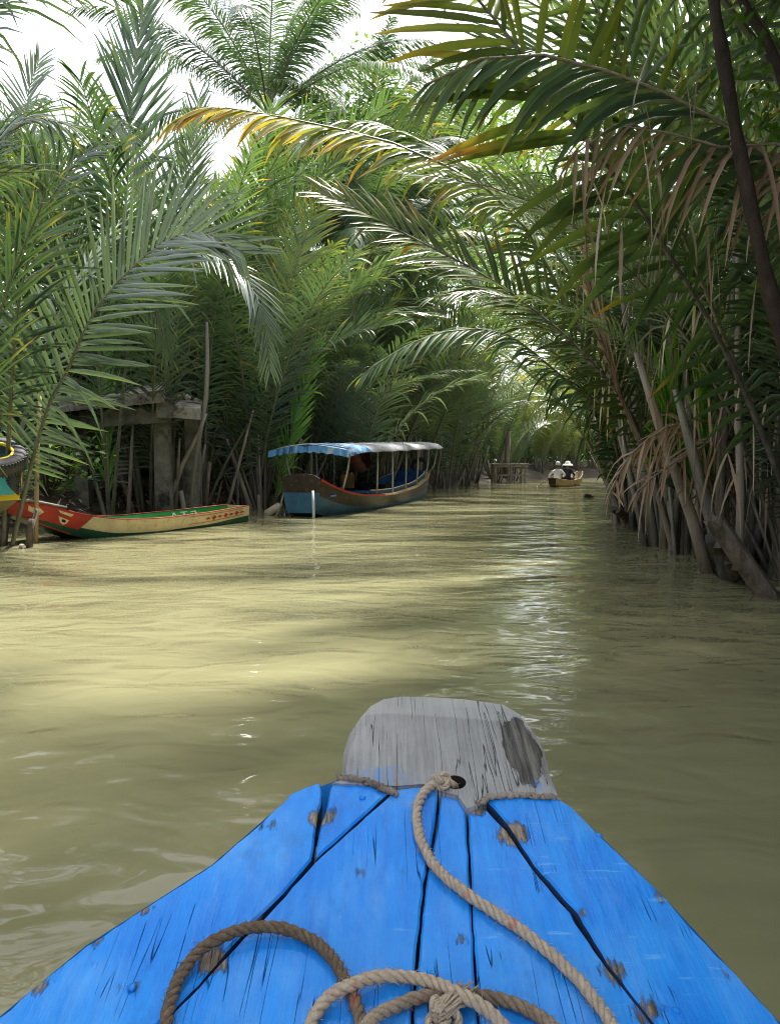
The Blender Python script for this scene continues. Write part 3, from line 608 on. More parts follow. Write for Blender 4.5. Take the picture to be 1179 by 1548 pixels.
for i, (H, sp) in enumerate([(9, 3.2), (11, 3.8), (7.5, 3.0), (15, 4.6)]):
    t = thing('broadleaf_tree', '', 'tree', (0, 0, 0)); tree_parts(t, H, sp, 70+i); TP.append(t)
GT = ('broadleaf tree with bright green leaves showing between palms behind the boats', 'broadleaf trees behind the boats')
GT2 = ('broadleaf tree standing behind the palms of the log bank', 'broadleaf trees behind the log bank')
GT3 = ('broadleaf tree closing the view beyond the canal bend', 'broadleaf trees beyond the bend')
for (x, y, s) in [(-12, 27, .62), (-16, 24, .6), (-8, 33, .7), (-3, 37, .8), (-17, 32, 1.0), (-12, 38, 1.0), (-6, 42, .9), (1, 43, .85), (-1, 50, 1.0), (-20, 20, .9), (.6, 33, 1.25), (3.4, 37.5, 1.3), (-5.5, 35, .95), (2.5, 46, 1.3), (-4, 46, 1.3), (5, 50, 1.35), (-9, 45, 1.2)]:
    put(TP[3 if s > 1.2 else rg.randrange(3 if x < -5 else 4)], x, y, rg.uniform(0, 6.28), s, *GT)
for (x, y, s) in [(11, 14, .9), (10, 9, .85), (13, 20, 1.0), (14, 27, 1.0), (17, 34, 1.05), (12, 5, .9), (19, 42, 1)]:
    put(TP[rg.randrange(4)], x, y, rg.uniform(0, 6.28), s, *GT2)
for (x, y, s) in [(10, 57, .8), (14, 60, .9), (3, 60, .9), (8, 66, 1.0), (14, 68, 1.0), (20, 66, 1.0), (-2, 64, 1.0), (25, 60, 1.0), (29, 52, .9)]:
    put(TP[rg.randrange(4)], x, y, rg.uniform(0, 6.28), s, *GT3)

def undergrowth():
    g = np.random.default_rng(77); nl = 42000; y = g.uniform(-4, 66, nl); side = g.random(nl) < .5; of = g.uniform(2.5, 16, nl)
    x = np.where(side, xr(y) + of, xl(y) - of); far = g.random(nl) < .22
    x = np.where(far, g.uniform(-4, 34, nl), x); y = np.where(far, np.interp(x, [-4, 5, 8, 11, 17, 34], [46, 47, 49, 52, 57, 72]) + g.uniform(0, 6, nl), y)
    hump = 1.6 + 1.5*np.sin(x*.9+1)*np.sin(y*.7) + .8*np.sin(x*2.3)*np.cos(y*1.9)
    keep = (np.maximum(x - xr(y), xl(y) - x) > 2.2) & ~((x < -4.5) & (x > -13.5) & (y < 26) & (y > 12)); 
    z = ground_z(x, y) + np.clip(hump + 1.2, .4, 4.2)*g.random(nl)**.8
    c = np.stack([x, y, z], 1)[keep]; nl = len(c); a = g.normal(0, 1, (nl, 3)); a[:, 2] -= .5; a /= np.linalg.norm(a, axis=1)[:, None]
    w = np.cross(a, g.normal(0, 1, (nl, 3))); w /= np.linalg.norm(w, axis=1)[:, None]; sz = g.uniform(.22, .5, nl)[:, None]
    V = np.stack([c - a*sz*.5, c + w*sz*.24, c + a*sz*.5, c - w*sz*.24], 1); mb = MB()
    mb.v = list(map(tuple, V.reshape(-1, 3))); mb.f = list(map(tuple, np.arange(nl*4).reshape(-1, 4).tolist())); mb.m = [0]*nl; mb.a = np.repeat(g.uniform(0, .6, nl), 4).tolist()
    o = mb.build('undergrowth', M['broad'], None, (0, 0, 0), fix=False); o['kind'] = 'stuff'; tag(o, 'dense leafy undergrowth behind the palms on both banks', 'undergrowth')
undergrowth()
t = thing('broadleaf_tree', 'off-frame broadleaf tree added to shade the blue boat', 'tree', (5.8, 3.8, .5), local=True); tree_parts(t, 11.5, 4.8, 91, 9000, .22)  # tree added out of view for dappled shade on the near water
coconut('off-frame coconut palm added to shade the water beside the blue boat', (-6.0, 2.4, .4), (-1.2, 2.6, 9.8), 22, 5.2, 58)  # leaning crown added above the view to shade the water below
# dark-stemmed tree leaning in at the right edge
b = Vector((3.75, 4.7, .1)); r = thing('mangrove_tree', 'dark-barked tree with a thin curving trunk rising out over the water', 'tree', tuple(b))
mb = MB(); C = spline([b - Vector((0, 0, .5)), P(1290, 800, 4.75), P(1215, 620, 4.7), P(1179, 505, 4.7), P(1142, 350, 4.7), P(1112, 200, 4.7), P(1078, 0, 4.7), P(1060, -160, 4.7), P(1000, -380, 4.6)], 30)
mb.tube([tuple(c) for c in C], [.058 - .03*i/29 + .005*math.sin(i*1.9) + .004*math.sin(i*3.3) for i in range(30)], 9); mb.build('trunk', M['bark'], r, smooth=True)
mb = MB(); C = spline([P(1215, 620, 4.7), P(1235, 380, 4.8), P(1179, 110, 4.9), P(1120, 0, 5.0), P(1050, -160, 5.0)], 18)
mb.tube([tuple(c) for c in C], [.042 - .02*i/17 for i in range(18)], 8); mb.build('branch', M['bark'], r, smooth=True)
g = np.random.default_rng(5); mb = MB()
for i in range(900):
    c = P(g.uniform(900, 1420), g.uniform(-560, -20), g.uniform(4.2, 5.6)) if i % 9 else P(g.uniform(1075, 1179), g.uniform(0, 260), g.uniform(4.9, 5.6)); a = Vector(g.normal(0, 1, 3)); a.z -= .9; a.normalize()
    w = a.cross(Vector(g.normal(0, 1, 3))).normalized(); nn = a.cross(w); s = g.uniform(.07, .13)
    mb.add([c, c + a*s*.3 + w*s*.2, c + a*s*.3 - nn*s*.05, c + a*s*.3 - w*s*.2, c + a*s*.7 + w*s*.17, c + a*s*.7 - nn*s*.06, c + a*s*.7 - w*s*.17, c + a*s*1.05 + nn*s*.1], [(0, 1, 2), (0, 2, 3), (1, 4, 5, 2), (2, 5, 6, 3), (4, 7, 5), (5, 7, 6)], 0, g.uniform(0, .7))
mb.build('crown', M['broad'], r, fix=False)

# ------------------------------------------------------------------ our own blue boat
def deck_paint():
    m, n, l, b = mat('chipped_blue_deck_paint'); co = coords(n, l, (1, 1, 1), 'World')
    cs = coords(n, l, (9, 1.6, 2), 'World', (0, 0, .12))
    f = noise(n, l, cs, 5, 7, .65, .4); f2 = noise(n, l, co, 5, 5, .6); f3 = noise(n, l, coords(n, l, (30, 3, 3), 'World', (0, 0, .3)), 3, 4, .6)
    c = mix(n, l, ramp(n, l, f, [(.3, 0), (.72, 1)]), (.002, .155, .66), (.012, .262, .84))
    c = mix(n, l, ramp(n, l, f2, [(.46, 0), (.72, .55)]), c, (.05, .32, .84))
    c = mix(n, l, ramp(n, l, f3, [(.62, 0), (.8, .35)]), c, (.12, .4, .85))
    # bare wood where the paint has been knocked off, at its own places
    spots = [(487, 1235, .022), (322, 1452, .02), (775, 1262, .026), (872, 1382, .011), (928, 1470, .016), (978, 1530, .017), (198, 1490, .008), (840, 1200, .02), (590, 1190, .014), (720, 1222, .016), (405, 1248, .008), (150, 1420, .010), (60, 1490, .011), (1002, 1358, .007), (225, 1372, .006), (545, 1320, .005), (700, 1420, .004), (1110, 1478, .007)]
    tot = None
    for (u, v, r) in spots:
        d = n.new('ShaderNodeVectorMath'); d.operation = 'DISTANCE'; gn = n.new('ShaderNodeNewGeometry'); l.new(gn.outputs['Position'], d.inputs[0]); d.inputs[1].default_value = PD(u, v)
        q = mth(n, l, 'SUBTRACT', r, d.outputs['Value']); tot = q if tot is None else mth(n, l, 'MAXIMUM', tot, q)
    jag = mth(n, l, 'MULTIPLY', mth(n, l, 'SUBTRACT', noise(n, l, coords(n, l, (3.2, .7, 1), 'World', (0, 0, .2)), 34, 7, .75), .5), .075)
    chip = ramp(n, l, mth(n, l, 'ADD', mth(n, l, 'ADD', tot, jag), .5), [(.502, 0), (.506, 1)])
    specks = ramp(n, l, noise(n, l, co, 90, 3, .6), [(.74, 0), (.77, .6)])
    wood = mix(n, l, ramp(n, l, noise(n, l, coords(n, l, (26, 3, 3), 'World', (0, 0, .2)), 6, 6, .7), [(.35, 0), (.65, 1)]), (.035, .026, .02), (.33, .27, .21))
    chalk = ramp(n, l, noise(n, l, coords(n, l, (2.6, 1, 1), 'World', (0, 0, .35)), 4.5, 8, .72), [(.5, 0), (.68, .42)])
    c = mix(n, l, chalk, c, (.13, .36, .78))
    grime = ramp(n, l, noise(n, l, coords(n, l, (1.5, 1, 1), 'World', (0, 0, -.5)), 7, 9, .75), [(.56, 0), (.72, .45)])
    c = mix(n, l, grime, c, (.012, .07, .27))
    c = mix(n, l, specks, c, (.25, .5, .85)); c = mix(n, l, chip, c, wood)
    sc_ = noise(n, l, coords(n, l, (5, 42, 5), 'World', (0, 0, .15)), 2.6, 3, .5); gx = n.new('ShaderNodeNewGeometry'); sp_ = n.new('ShaderNodeSeparateXYZ'); l.new(gx.outputs['Position'], sp_.inputs[0])
    right_ = ramp(n, l, mth(n, l, 'ADD', sp_.outputs['X'], noise(n, l, co, 7, 3)), [(.62, 0), (.72, 1)])
    c = mix(n, l, mth(n, l, 'MULTIPLY', ramp(n, l, sc_, [(.63, 0), (.69, .38)]), right_), c, (.2, .48, .85))     # scuffs across the outer plank
    ck = noise(n, l, coords(n, l, (22, .6, .5), 'World', (0, 0, -.1)), 2.2, 2, .5, .0)
    crack = ramp(n, l, mth(n, l, 'ABSOLUTE', mth(n, l, 'SUBTRACT', ck, .5)), [(.0, 1), (.005, 0)]); gate = ramp(n, l, noise(n, l, co, 6, 3), [(.52, 0), (.58, 1)])
    c = mix(n, l, mth(n, l, 'MULTIPLY', crack, gate), c, (.01, .03, .12))
    l.new(c, b.inputs['Base Color']); l.new(ramp(n, l, f, [(.2, .3), (.8, .5)]), b.inputs['Roughness'])
    b.inputs['Specular IOR Level'].default_value = .2
    h = mth(n, l, 'SUBTRACT', mth(n, l, 'ADD', mth(n, l, 'MULTIPLY', f, .5), mth(n, l, 'MULTIPLY', f3, .5)), mth(n, l, 'MULTIPLY', chip, .35))
    # drying cracks that run with the grain
    ck = noise(n, l, coords(n, l, (22, .6, .5), 'World', (0, 0, -.1)), 2.2, 2, .5, .0)
    crack = ramp(n, l, mth(n, l, 'ABSOLUTE', mth(n, l, 'SUBTRACT', ck, .5)), [(.0, 1), (.006, 0)])
    gate = ramp(n, l, noise(n, l, co, 6, 3), [(.52, 0), (.58, 1)])
    h = mth(n, l, 'SUBTRACT', h, mth(n, l, 'MULTIPLY', mth(n, l, 'MULTIPLY', crack, gate), .8))
    bump(n, l, b, h, .0035); return m
M['deck'] = deck_paint()
def block_mat():
    m, n, l, b = mat('grey_weathered_bow_wood'); co = coords(n, l, (1, 1, 1), 'World')
    g1 = noise(n, l, coords(n, l, (40, 1.6, 4), 'World', (0, 0, .03)), 3, 8, .7, .2); g2 = noise(n, l, co, 9, 5)
    c = mix(n, l, ramp(n, l, g1, [(.25, 0), (.75, 1)]), (.125, .125, .135), (.31, .312, .33)); c = mix(n, l, ramp(n, l, g2, [(.4, 0), (.75, .5)]), c, (.37, .372, .39))
    ck = noise(n, l, coords(n, l, (17, .55, .4), 'World', (0, 0, .02)), 3.1, 2, .45, .0)
    crack = ramp(n, l, mth(n, l, 'ABSOLUTE', mth(n, l, 'SUBTRACT', ck, .52)), [(.0, 1), (.007, 0)])
    gate = ramp(n, l, noise(n, l, coords(n, l, (5, 2, 1), 'World'), 3, 2), [(.45, 0), (.5, 1)]); crack = mth(n, l, 'MULTIPLY', crack, gate)
    c = mix(n, l, crack, c, (.015, .012, .01))
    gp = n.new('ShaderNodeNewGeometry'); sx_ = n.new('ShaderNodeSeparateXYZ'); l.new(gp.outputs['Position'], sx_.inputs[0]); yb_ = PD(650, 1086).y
    lit_edge_ = mth(n, l, 'ADD', mth(n, l, 'SUBTRACT', sx_.outputs['Y'], yb_), mth(n, l, 'MULTIPLY', mth(n, l, 'ADD', sx_.outputs['X'], -.06), .12))
    c = mix(n, l, ramp(n, l, mth(n, l, 'ADD', lit_edge_, .5), [(.496, 0), (.506, .3)]), c, (.46, .46, .47))  # light on the front chamfer painted in as a paler band
    # rotten black patch on one side, blue paint left near the planks
    def spot(u, v, r, j, sx=3):
        d = n.new('ShaderNodeVectorMath'); d.operation = 'DISTANCE'; gn = n.new('ShaderNodeNewGeometry'); mp = n.new('ShaderNodeMapping'); mp.inputs['Scale'].default_value = (sx, 1, 1)
        l.new(gn.outputs['Position'], mp.inputs[0]); l.new(mp.outputs[0], d.inputs[0]); p = PD(u, v); d.inputs[1].default_value = (p.x*sx, p.y, p.z)
        jg = mth(n, l, 'MULTIPLY', mth(n, l, 'SUBTRACT', noise(n, l, coords(n, l, (4, 1.5, 1), 'World'), 14, 6, .7), .5), j)
        return ramp(n, l, mth(n, l, 'ADD', mth(n, l, 'ADD', mth(n, l, 'SUBTRACT', r, d.outputs['Value']), jg), .5), [(.5, 0), (.508, 1)])
    rot = mth(n, l, 'MAXIMUM', spot(788, 1130, .1, .1), spot(797, 1165, .06, .09))
    c = mix(n, l, rot, c, mix(n, l, ramp(n, l, g1, [(.4, 0), (.65, 1)]), (.02, .018, .017), (.15, .14, .13)))
    bl = mth(n, l, 'MAXIMUM', spot(575, 1178, .03, .12, .5), spot(815, 1192, .02, .06, .8)); c = mix(n, l, mth(n, l, 'MULTIPLY', bl, ramp(n, l, g1, [(.4, .0), (.65, .7)])), c, (.04, .2, .55))
    l.new(c, b.inputs['Base Color']); b.inputs['Roughness'].default_value = .75
    h = mth(n, l, 'SUBTRACT', mth(n, l, 'MULTIPLY', g1, .4), mth(n, l, 'ADD', crack, mth(n, l, 'MULTIPLY', rot, .8))); bump(n, l, b, h, .004); return m
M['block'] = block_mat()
M['edge'] = rough_mat('dark_plank_edge', (.012, .02, .05), (.03, .06, .16), 20)
boat = thing('wooden_boat', 'bright blue plank bow of our own wooden boat with grey stem block', 'boat', (0, .4, 0))
PLANKS = [
 [(-330,1850),(-150,1680),(0,1537),(60,1485),(130,1430),(225,1368),(320,1308),(400,1238),(440,1200),(462,1190),(484,1184),(488,1198),(480,1232),(476,1262),(471,1298),(428,1348),(380,1395),(340,1440),(300,1485),(240,1546),(150,1680),(50,1850)],
 [(500,1190),(508,1180),(522,1173),(555,1180),(590,1187),(587,1197),(545,1236),(477,1297),(481,1262),(492,1225)],
 [(474,1303),(540,1246),(597,1193),(640,1189),(661,1196),(657,1245),(640,1332),(630,1430),(621,1546),(600,1850),(60,1850),(155,1680),(246,1548),(345,1442),(432,1352)],
 [(667,1203),(690,1207),(703,1208),(707,1290),(713,1400),(721,1546),(735,1850),(604,1850),(625,1546),(634,1430),(644,1334),(661,1247)],
 [(708,1229),(722,1222),(738,1226),(766,1254),(804,1312),(861,1378),(868,1392),(911,1452),(984,1546),(1087,1680),(1200,1850),(739,1850),(724,1546),(716,1400),(710,1290)],
 [(733,1206),(790,1203),(841,1206),(862,1218),(882,1237),(932,1287),(1000,1350),(1060,1418),(1120,1480),(1179,1545),(1300,1680),(1440,1850),(1206,1850),(1090,1680),(989,1544),(916,1450),(874,1380),(866,1370),(806,1305),(772,1250)]]
gj = random.Random(12)
def rough_edge(pl):
    out = []
    for k, (u, v) in enumerate(pl):
        u2, v2 = pl[(k+1) % len(pl)]; L_ = math.hypot(u2-u, v2-v); m_ = max(1, int(L_/16)) if max(v, v2) < 1700 else 1
        for j in range(m_): t_ = j/m_; out.append((u + (u2-u)*t_ + gj.uniform(-1, 1)*1.1, v + (v2-v)*t_ + gj.uniform(-1, 1)*.8))
    return out
for i, pl in enumerate(PLANKS):
    pl = rough_edge(pl)
    off = (0, .002, .001, -.002, -.001, .003)[i]; mb = MB(); mb.prism([PD(u, v, off) for u, v in pl], (0, 0, -.03), 0, .003, 1); mb.build('deck_plank', [M['deck'], M['edge']], boat)
outer = [(502,1186),(517,1172),(519,1140),(528,1110),(545,1085),(560,1068),(580,1057),(605,1053),(650,1054),(700,1057),(760,1065),(785,1080),(805,1105),(822,1135),(830,1170),(843,1203),(740,1203),(722,1220),(706,1225),(690,1204),(664,1198),(640,1187),(598,1190)]
inner = [(508,1184),(523,1171),(526,1142),(536,1115),(552,1095),(567,1087),(585,1082),(607,1082),(650,1084),(700,1088),(756,1094),(775,1100),(795,1117),(812,1140),(820,1170),(833,1200),(739,1201),(720,1217),(706,1222),(691,1202),(664,1196),(640,1185),(600,1188)]
mb = MB(); n = len(outer)
ringA = [PD(u, v, .006) for u, v in inner]; ringB = [PD(u, v, -.008 if v < 1130 else (-.010 if v < 1180 else .003)) for u, v in outer]; ringC = [p + Vector((0, 0, -.085)) for p in ringB]
fs = [tuple(range(n))] + [f for i in range(n) for f in ((i, n+i, n+(i+1) % n, (i+1) % n), (n+i, 2*n+i, 2*n+(i+1) % n, n+(i+1) % n))] + [tuple(range(3*n-1, 2*n-1, -1))]
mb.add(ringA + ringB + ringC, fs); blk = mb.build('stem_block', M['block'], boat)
hc = PD(688, 1188); mb = MB(); mb.tube([hc + Vector((0, 0, -.2)), hc + Vector((0, 0, .05))],   .0175, 20); cut = mb.build('cut', M['dark'], boat)
bm_ = blk.modifiers.new('b', 'BOOLEAN'); bm_.object = cut; bm_.operation = 'DIFFERENCE'; bm_.solver = 'EXACT'
dg = bpy.context.evaluated_depsgraph_get(); nm = bpy.data.meshes.new_from_object(blk.evaluated_get(dg)); blk.modifiers.clear(); blk.data = nm; bpy.data.objects.remove(cut)
if len(nm.materials) < 2: nm.materials.append(M['dark'])
for p in nm.polygons:
    c_ = p.center + Vector(boat['_o']); p.material_index = 1 if math.hypot(c_.x - hc.x, c_.y - hc.y) < .022 and abs(p.normal.z) < .5 else 0  # hole walls coloured near-black in place of shade
# hull under the deck: outline ring, sides and floor
LEFT = [(-330,1850),(-150,1680),(0,1537),(130,1430),(320,1308),(440,1204),(510,1180)]; RIGHT = [(838,1205),(882,1240),(1000,1353),(1120,1483),(1300,1680),(1440,1850)]
ring = [Vector((-.58, -1.7, .42)), Vector((-.56, -.4, .40))] + [PD(u, v, -.033) for u, v in LEFT] + [PD(u, v, -.033) for u, v in RIGHT] + [Vector((.56, -.4, .40)), Vector((.58, -1.7, .42))]
def shrink(p, k, dz, yb): return Vector((p.x*k, min(p.y, yb) if p.y > yb else p.y, dz))
mid = [Vector((p.x*.93 + .0, p.y - .10*(p.y > .6), p.z*.45)) for p in ring]; low = [Vector((p.x*.72, p.y - .34*(p.y > .6), -.12)) for p in ring]
mb = MB(); n = len(ring); mb.add(ring + mid + low, [(i, i+1, n+i+1, n+i) for i in range(n-1)] + [(n+i, n+i+1, 2*n+i+1, 2*n+i) for i in range(n-1)] + [(n-1, 0, n, 2*n-1), (2*n-1, n, 2*n, 3*n-1)] + [tuple(range(2*n, 3*n))])
mb.build('hull', M['deck'], boat, smooth=False)
ins = [Vector((p.x*.86, p.y - .06, p.z - .05)) for p in ring]; mb = MB()
mb.add(ins + [Vector((p.x*.9, p.y, -.02)) for p in low], [(i, i+1, n+i+1, n+i) for i in range(n-1)] + [tuple(range(n, 2*n))]); mb.build('hull_lining', M['dark'], boat, fix=False)
mb = MB(); mb.box(PD(660, 1330, -.075), (.5, .06, .07)); mb.build('deck_beam', M['greywood'], boat)
mb = MB(); mb.prism([PD(u, v, -.034) for u, v in [(560,1185),(800,1190),(780,1330),(600,1330)]], (0, 0, -.05)); mb.build('stem_knee', M['greywood'], boat)
# frayed caulking between block and planks
for (pts, rr) in [([(512,1176),(545,1181),(575,1190),(600,1201)], .006), ([(722,1216),(745,1206),(790,1203),(838,1206)], .005)]:
    g = random.Random(3); q = spline([PD(u, v, .006) for u, v in pts], 40); mb = MB()
    for k in range(3): mb.tube([Vector(p) + Vector((g.uniform(-.004, .004), g.uniform(-.004, .004), g.uniform(-.002, .003))) for p in q], [rr*g.uniform(.5, .95) for _ in q], 5)
    mb.build('caulking', M['deadstem'], boat, smooth=True)
# nail heads
for (u, v) in [(1003,1523),(1022,1526),(200,1491),(548,1205),(905,1262),(655,1470)]:
    c = PD(u, v, .0035); mb = MB(); mb.tube([c - Vector((0, 0, .004)), c, c + Vector((0, 0, .0012))], [.005, .005, .003], 9); mb.build('nail_head', M['deck'], boat, smooth=True)

# ------------------------------------------------------------------ the rope
def rope_mat():
    m, n, l, b = mat('laid_fibre_rope'); t = attr(n); co = coords(n, l)
    c = mix(n, l, t, (.36, .28, .21), (.10, .066, .044)); k = noise(n, l, co, 160, 5, .7)
    c = mix(n, l, ramp(n, l, k, [(.4, 0), (.7, .7)]), c, mix(n, l, t, (.55, .47, .4), (.2, .15, .1)))
    c = mix(n, l, ramp(n, l, noise(n, l, co, 22, 3), [(.66, 0), (.72, .5)]), c, (.4, .12, .07))
    l.new(c, b.inputs[0]); b.inputs['Roughness'].default_value = .9; bump(n, l, b, noise(n, l, co, 420, 3), .0012); return m
M['rope'] = rope_mat()
def lay_rope(mb3, C, rad, tints, pitch=.036, sides=6, fz=None):
    n = len(C); T = np.gradient(C, axis=0); T /= np.linalg.norm(T, axis=1)[:, None]; A = np.cross(T[0], [0, 0, 1]); A /= np.linalg.norm(A); As = []
    for i in range(n): A = A - T[i]*A.dot(T[i]); A /= np.linalg.norm(A); As.append(A.copy())
    As = np.array(As); Bs = np.cross(T, As); s = np.r_[0, np.cumsum(np.linalg.norm(np.diff(C, axis=0), axis=1))]
    for k in range(3):
        wob = .12*np.sin(s*23) + .09*np.sin(s*61+1); a = 2*math.pi*(s/pitch + k/3 + wob*.7); Q = C + (As*np.cos(a)[:, None] + Bs*np.sin(a)[:, None])*rad*.5
        mb3[k].tube([tuple(q) for q in Q], list(rad*(.56 + .05*np.sin(s*37+k*2) + .03*np.sin(s*97+k))), sides, 0, list(tints))
    if fz is not None:                                              # loose fibres
        g = np.random.default_rng(9)
        for _ in range(int(s[-1]*420)):
            i = g.integers(2, n-2); a = g.uniform(0, 6.28); o = As[i]*math.cos(a) + Bs[i]*math.sin(a)
            p = Vector(C[i] + o*rad*.95); d = Vector(o*.6 + T[i]*g.uniform(-1, 1)); fz.tube([p, p + d*.004, p + d*g.uniform(.006, .011)], [.0004, .0003, .0001], 3, 0, float(tints[i]), cap=False)
rope = thing('mooring_rope', 'twisted tan rope looped on the blue deck and knotted through the block', 'rope', tuple(PD(690, 1400)))
rr = .0074; RP = [(690,1192,-.03,.1),(684,1187,.002,.1),(672,1181,.016,.05),(650,1189,.016,0),(633,1212,.013,0),(630,1240,.012,0),(638,1275,.012,0),(660,1312,.012,0),(700,1347,.012,0),(750,1381,.012,0),(800,1415,.012,0),(850,1458,.012,0),(890,1500,.012,0),(925,1552,.012,0),
 (950,1620,.012,0),(925,1690,.012,0),(850,1660,.012,0),(770,1560,.014,0),(722,1517,.034,0),(690,1500,.036,0),(650,1484,.022,0),(590,1475,.02,0),(535,1487,.034,0),(495,1510,.022,0),(470,1550,.014,0),(468,1620,.012,.2),(420,1700,.012,.6),(320,1680,.012,.8),(262,1605,.012,.9),(253,1545,.012,1),(268,1485,.016,1),(303,1437,.024,1),(350,1410,.03,1),(400,1401,.026,1),(450,1410,.018,1),(490,1435,.013,1),(518,1473,.012,1),(540,1522,.012,.9),(556,1590,.012,.6),(600,1650,.012,.4),(560,1660,.03,.4),(535,1600,.034,.3),(556,1548,.034,.35),(595,1522,.02,.5),(640,1507,.013,.7),(690,1502,.013,.8),(750,1510,.013,.85),(805,1530,.013,.7),(860,1575,.012,.5),(900,1640,.012,.4)]
RP = [(u, v, (h*.64 if h > 0 else h), t) for u, v, h, t in RP]
p4 = np.array([list(PD(u, v, h)) for u, v, h, t in RP]); C = spline(p4, 900)
dd = np.r_[0, np.cumsum(np.linalg.norm(np.diff(p4, axis=0), axis=1))]; tn = np.interp(np.linspace(0, 1, 900), dd/dd[-1], [t for *_, t in RP])
ms3 = [MB(), MB(), MB()]; fz = MB(); lay_rope(ms3, C, rr, tn, fz=fz)
for k in range(3): ms3[k].build('strand', M['rope'], rope, smooth=True)
o = fz.build('loose_fibres', M['rope'], rope, fix=False); o['kind'] = 'stuff'
def knot(c, r, sc, seed, tint=.1, tilt=(1, .3, .5)):
    k3 = [MB(), MB(), MB()]; pts = []
    for i in range(60):                                             # overhand knot = trefoil
        t = i/60*2*math.pi; pts.append([(math.sin(t)+2*math.sin(2*t))*sc, (math.cos(t)-2*math.cos(2*t))*sc, -math.sin(3*t)*sc*.9])
    q = np.array(pts); e = Matrix.Rotation(tilt[0], 3, 'X') @ Matrix.Rotation(tilt[1], 3, 'Y') @ Matrix.Rotation(tilt[2], 3, 'Z'); q = (np.array(e) @ q.T).T + np.array(c)
    lay_rope(k3, spline(q, 120), r, [tint]*120, .035); mb = MB()
    for x in k3: mb.add(x.v, x.f, 0, x.a)
    mb.build('knot', M['rope'], rope, smooth=True)
knot(PD(668, 1180, .013),   .0052, .0045, 1, .05, (.5, .3, .2))
knot(PD(668, 1538, .012),   .0054, .006, 2, .1, (.5, .3, 1.4))
mb = MB(); g = random.Random(4); c0 = PD(675, 1522, .02)
for i in range(70):
    a = g.uniform(-.6, .6); d = Vector((.022 + .3*a*.02, .02, .006 + g.uniform(-.008, .008))); s = c0 + Vector((g.uniform(-.008, .008), g.uniform(-.006, .006), g.uniform(-.005, .006)))
    mb.tube([s - d*.4, s + d*.3, s + d*(.8 + g.random()*.3) + Vector((g.uniform(-.006, .006), g.uniform(-.006, .006), -.004))], [.0016, .0016, .0008], 4, 0, .05)
mb.build('frayed_end', M['rope'], rope, smooth=True)

# ------------------------------------------------------------------ lofted boat hulls (local: x from stern 0 to bow L, z up from the water)
def hull(root, st, bands, inner_m, t=.03, floor=.05, gun=None, names=('hull_side', 'hull_bottom'), nose=True):
    """st: stations (x, halfbeam, keel z, sheer z, flare); bands: [(fraction top, material)] from keel up"""
    xs = [s[0] for s in st]; X = np.linspace(xs[0], xs[-1], 33); I = lambda k: np.interp(X, xs, [s[k] for s in st])
    B, K, H, FL = I(1), I(2), I(3), I(4)
    # smooth the station curves
    ker = np.array([.25, .5, .25])
    for arr in (B, K, H):
        for _ in range(2): arr[1:-1] = arr[:-2]*.25 + arr[1:-1]*.5 + arr[2:]*.25
    for side in (-1, 1):
        prev = 0.0
        for bi, (top, mm) in enumerate(bands):
            mb = MB(); rows = 4; vs = []
            for i in range(33):
                for r in range(rows):
                    q = prev + (top-prev)*r/(rows-1); w = B[i]*(FL[i] + (1-FL[i])*min(1, q*1.0)**.6) if q > 0 else B[i]*FL[i]
                    vs.append((X[i], side*w, K[i] + (H[i]-K[i])*q))
            mb.add(vs, [(i*rows+r, i*rows+r+1, (i+1)*rows+r+1, (i+1)*rows+r) for i in range(32) for r in range(rows-1)])
            mb.build('hull_strake', M[mm], root, smooth=True); prev = top
        mb = MB(); vs = []
        for i in range(33):
            for q in (0, .3, 1): w = B[i]*(FL[i] + (1-FL[i])*q**.6) - t; vs.append((X[i], side*max(w, .005), max(K[i] + .03, floor) + (H[i] - max(K[i]+.03, floor))*q if q else max(K[i]+.03, floor)))
        mb.add(vs, [(i*3+r, i*3+r+1, (i+1)*3+r+1, (i+1)*3+r) for i in range(32) for r in range(2)]); mb.build('inner_side', M[inner_m], root, smooth=True)
        if gun:
            mb = MB(); pts = [(X[i], side*(B[i]-t*.5), H[i]+.008) for i in range(33)]
            mb.tube(pts, gun[1], 6, 0, flat=.6); mb.build('gunwale', M[gun[0]], root, smooth=True)
    mb = MB(); vs = []
    for i in range(33): w = B[i]*FL[i]; vs += [(X[i], -w, K[i]), (X[i], w, K[i])]
    mb.add(vs, [(2*i, 2*i+1, 2*i+3, 2*i+2) for i in range(32)]); mb.build('hull_bottom', M[bands[0][1]], root, smooth=True)
    mb = MB(); vs = []
    for i in range(33): w = max(B[i]*FL[i] - t, .005); z = max(K[i] + .03, floor); vs += [(X[i], -w, z), (X[i], w, z)]
    mb.add(vs, [(2*i, 2*i+1, 2*i+3, 2*i+2) for i in range(32)]); mb.build('floor', M[inner_m], root, smooth=True)
    return X, B, K, H, FL
def transom(root, X, B, K, H, FL, i, dx, m, name='transom', th=.03):
    mb = MB(); q = [0, .3, .6, 1]; w = [B[i]*(FL[i] + (1-FL[i])*k**.6) for k in q]; z = [K[i] + (H[i]-K[i])*k for k in q]
    poly = [Vector((X[i]+dx, -w[k], z[k])) for k in (3, 2, 1, 0)] + [Vector((X[i]+dx, w[k], z[k])) for k in range(4)]
    mb.prism(poly, (th if dx <= 0 else -th, 0, 0)); return mb.build(name, M[m], root)
def flatpoly(root, name, m, pts, th=.006):
    """thin painted mark: polygon in 3D with its normal offset already applied"""
    mb = MB(); mb.add(pts, [tuple(range(len(pts)))]); return mb.build(name, M[m], root, fix=False)

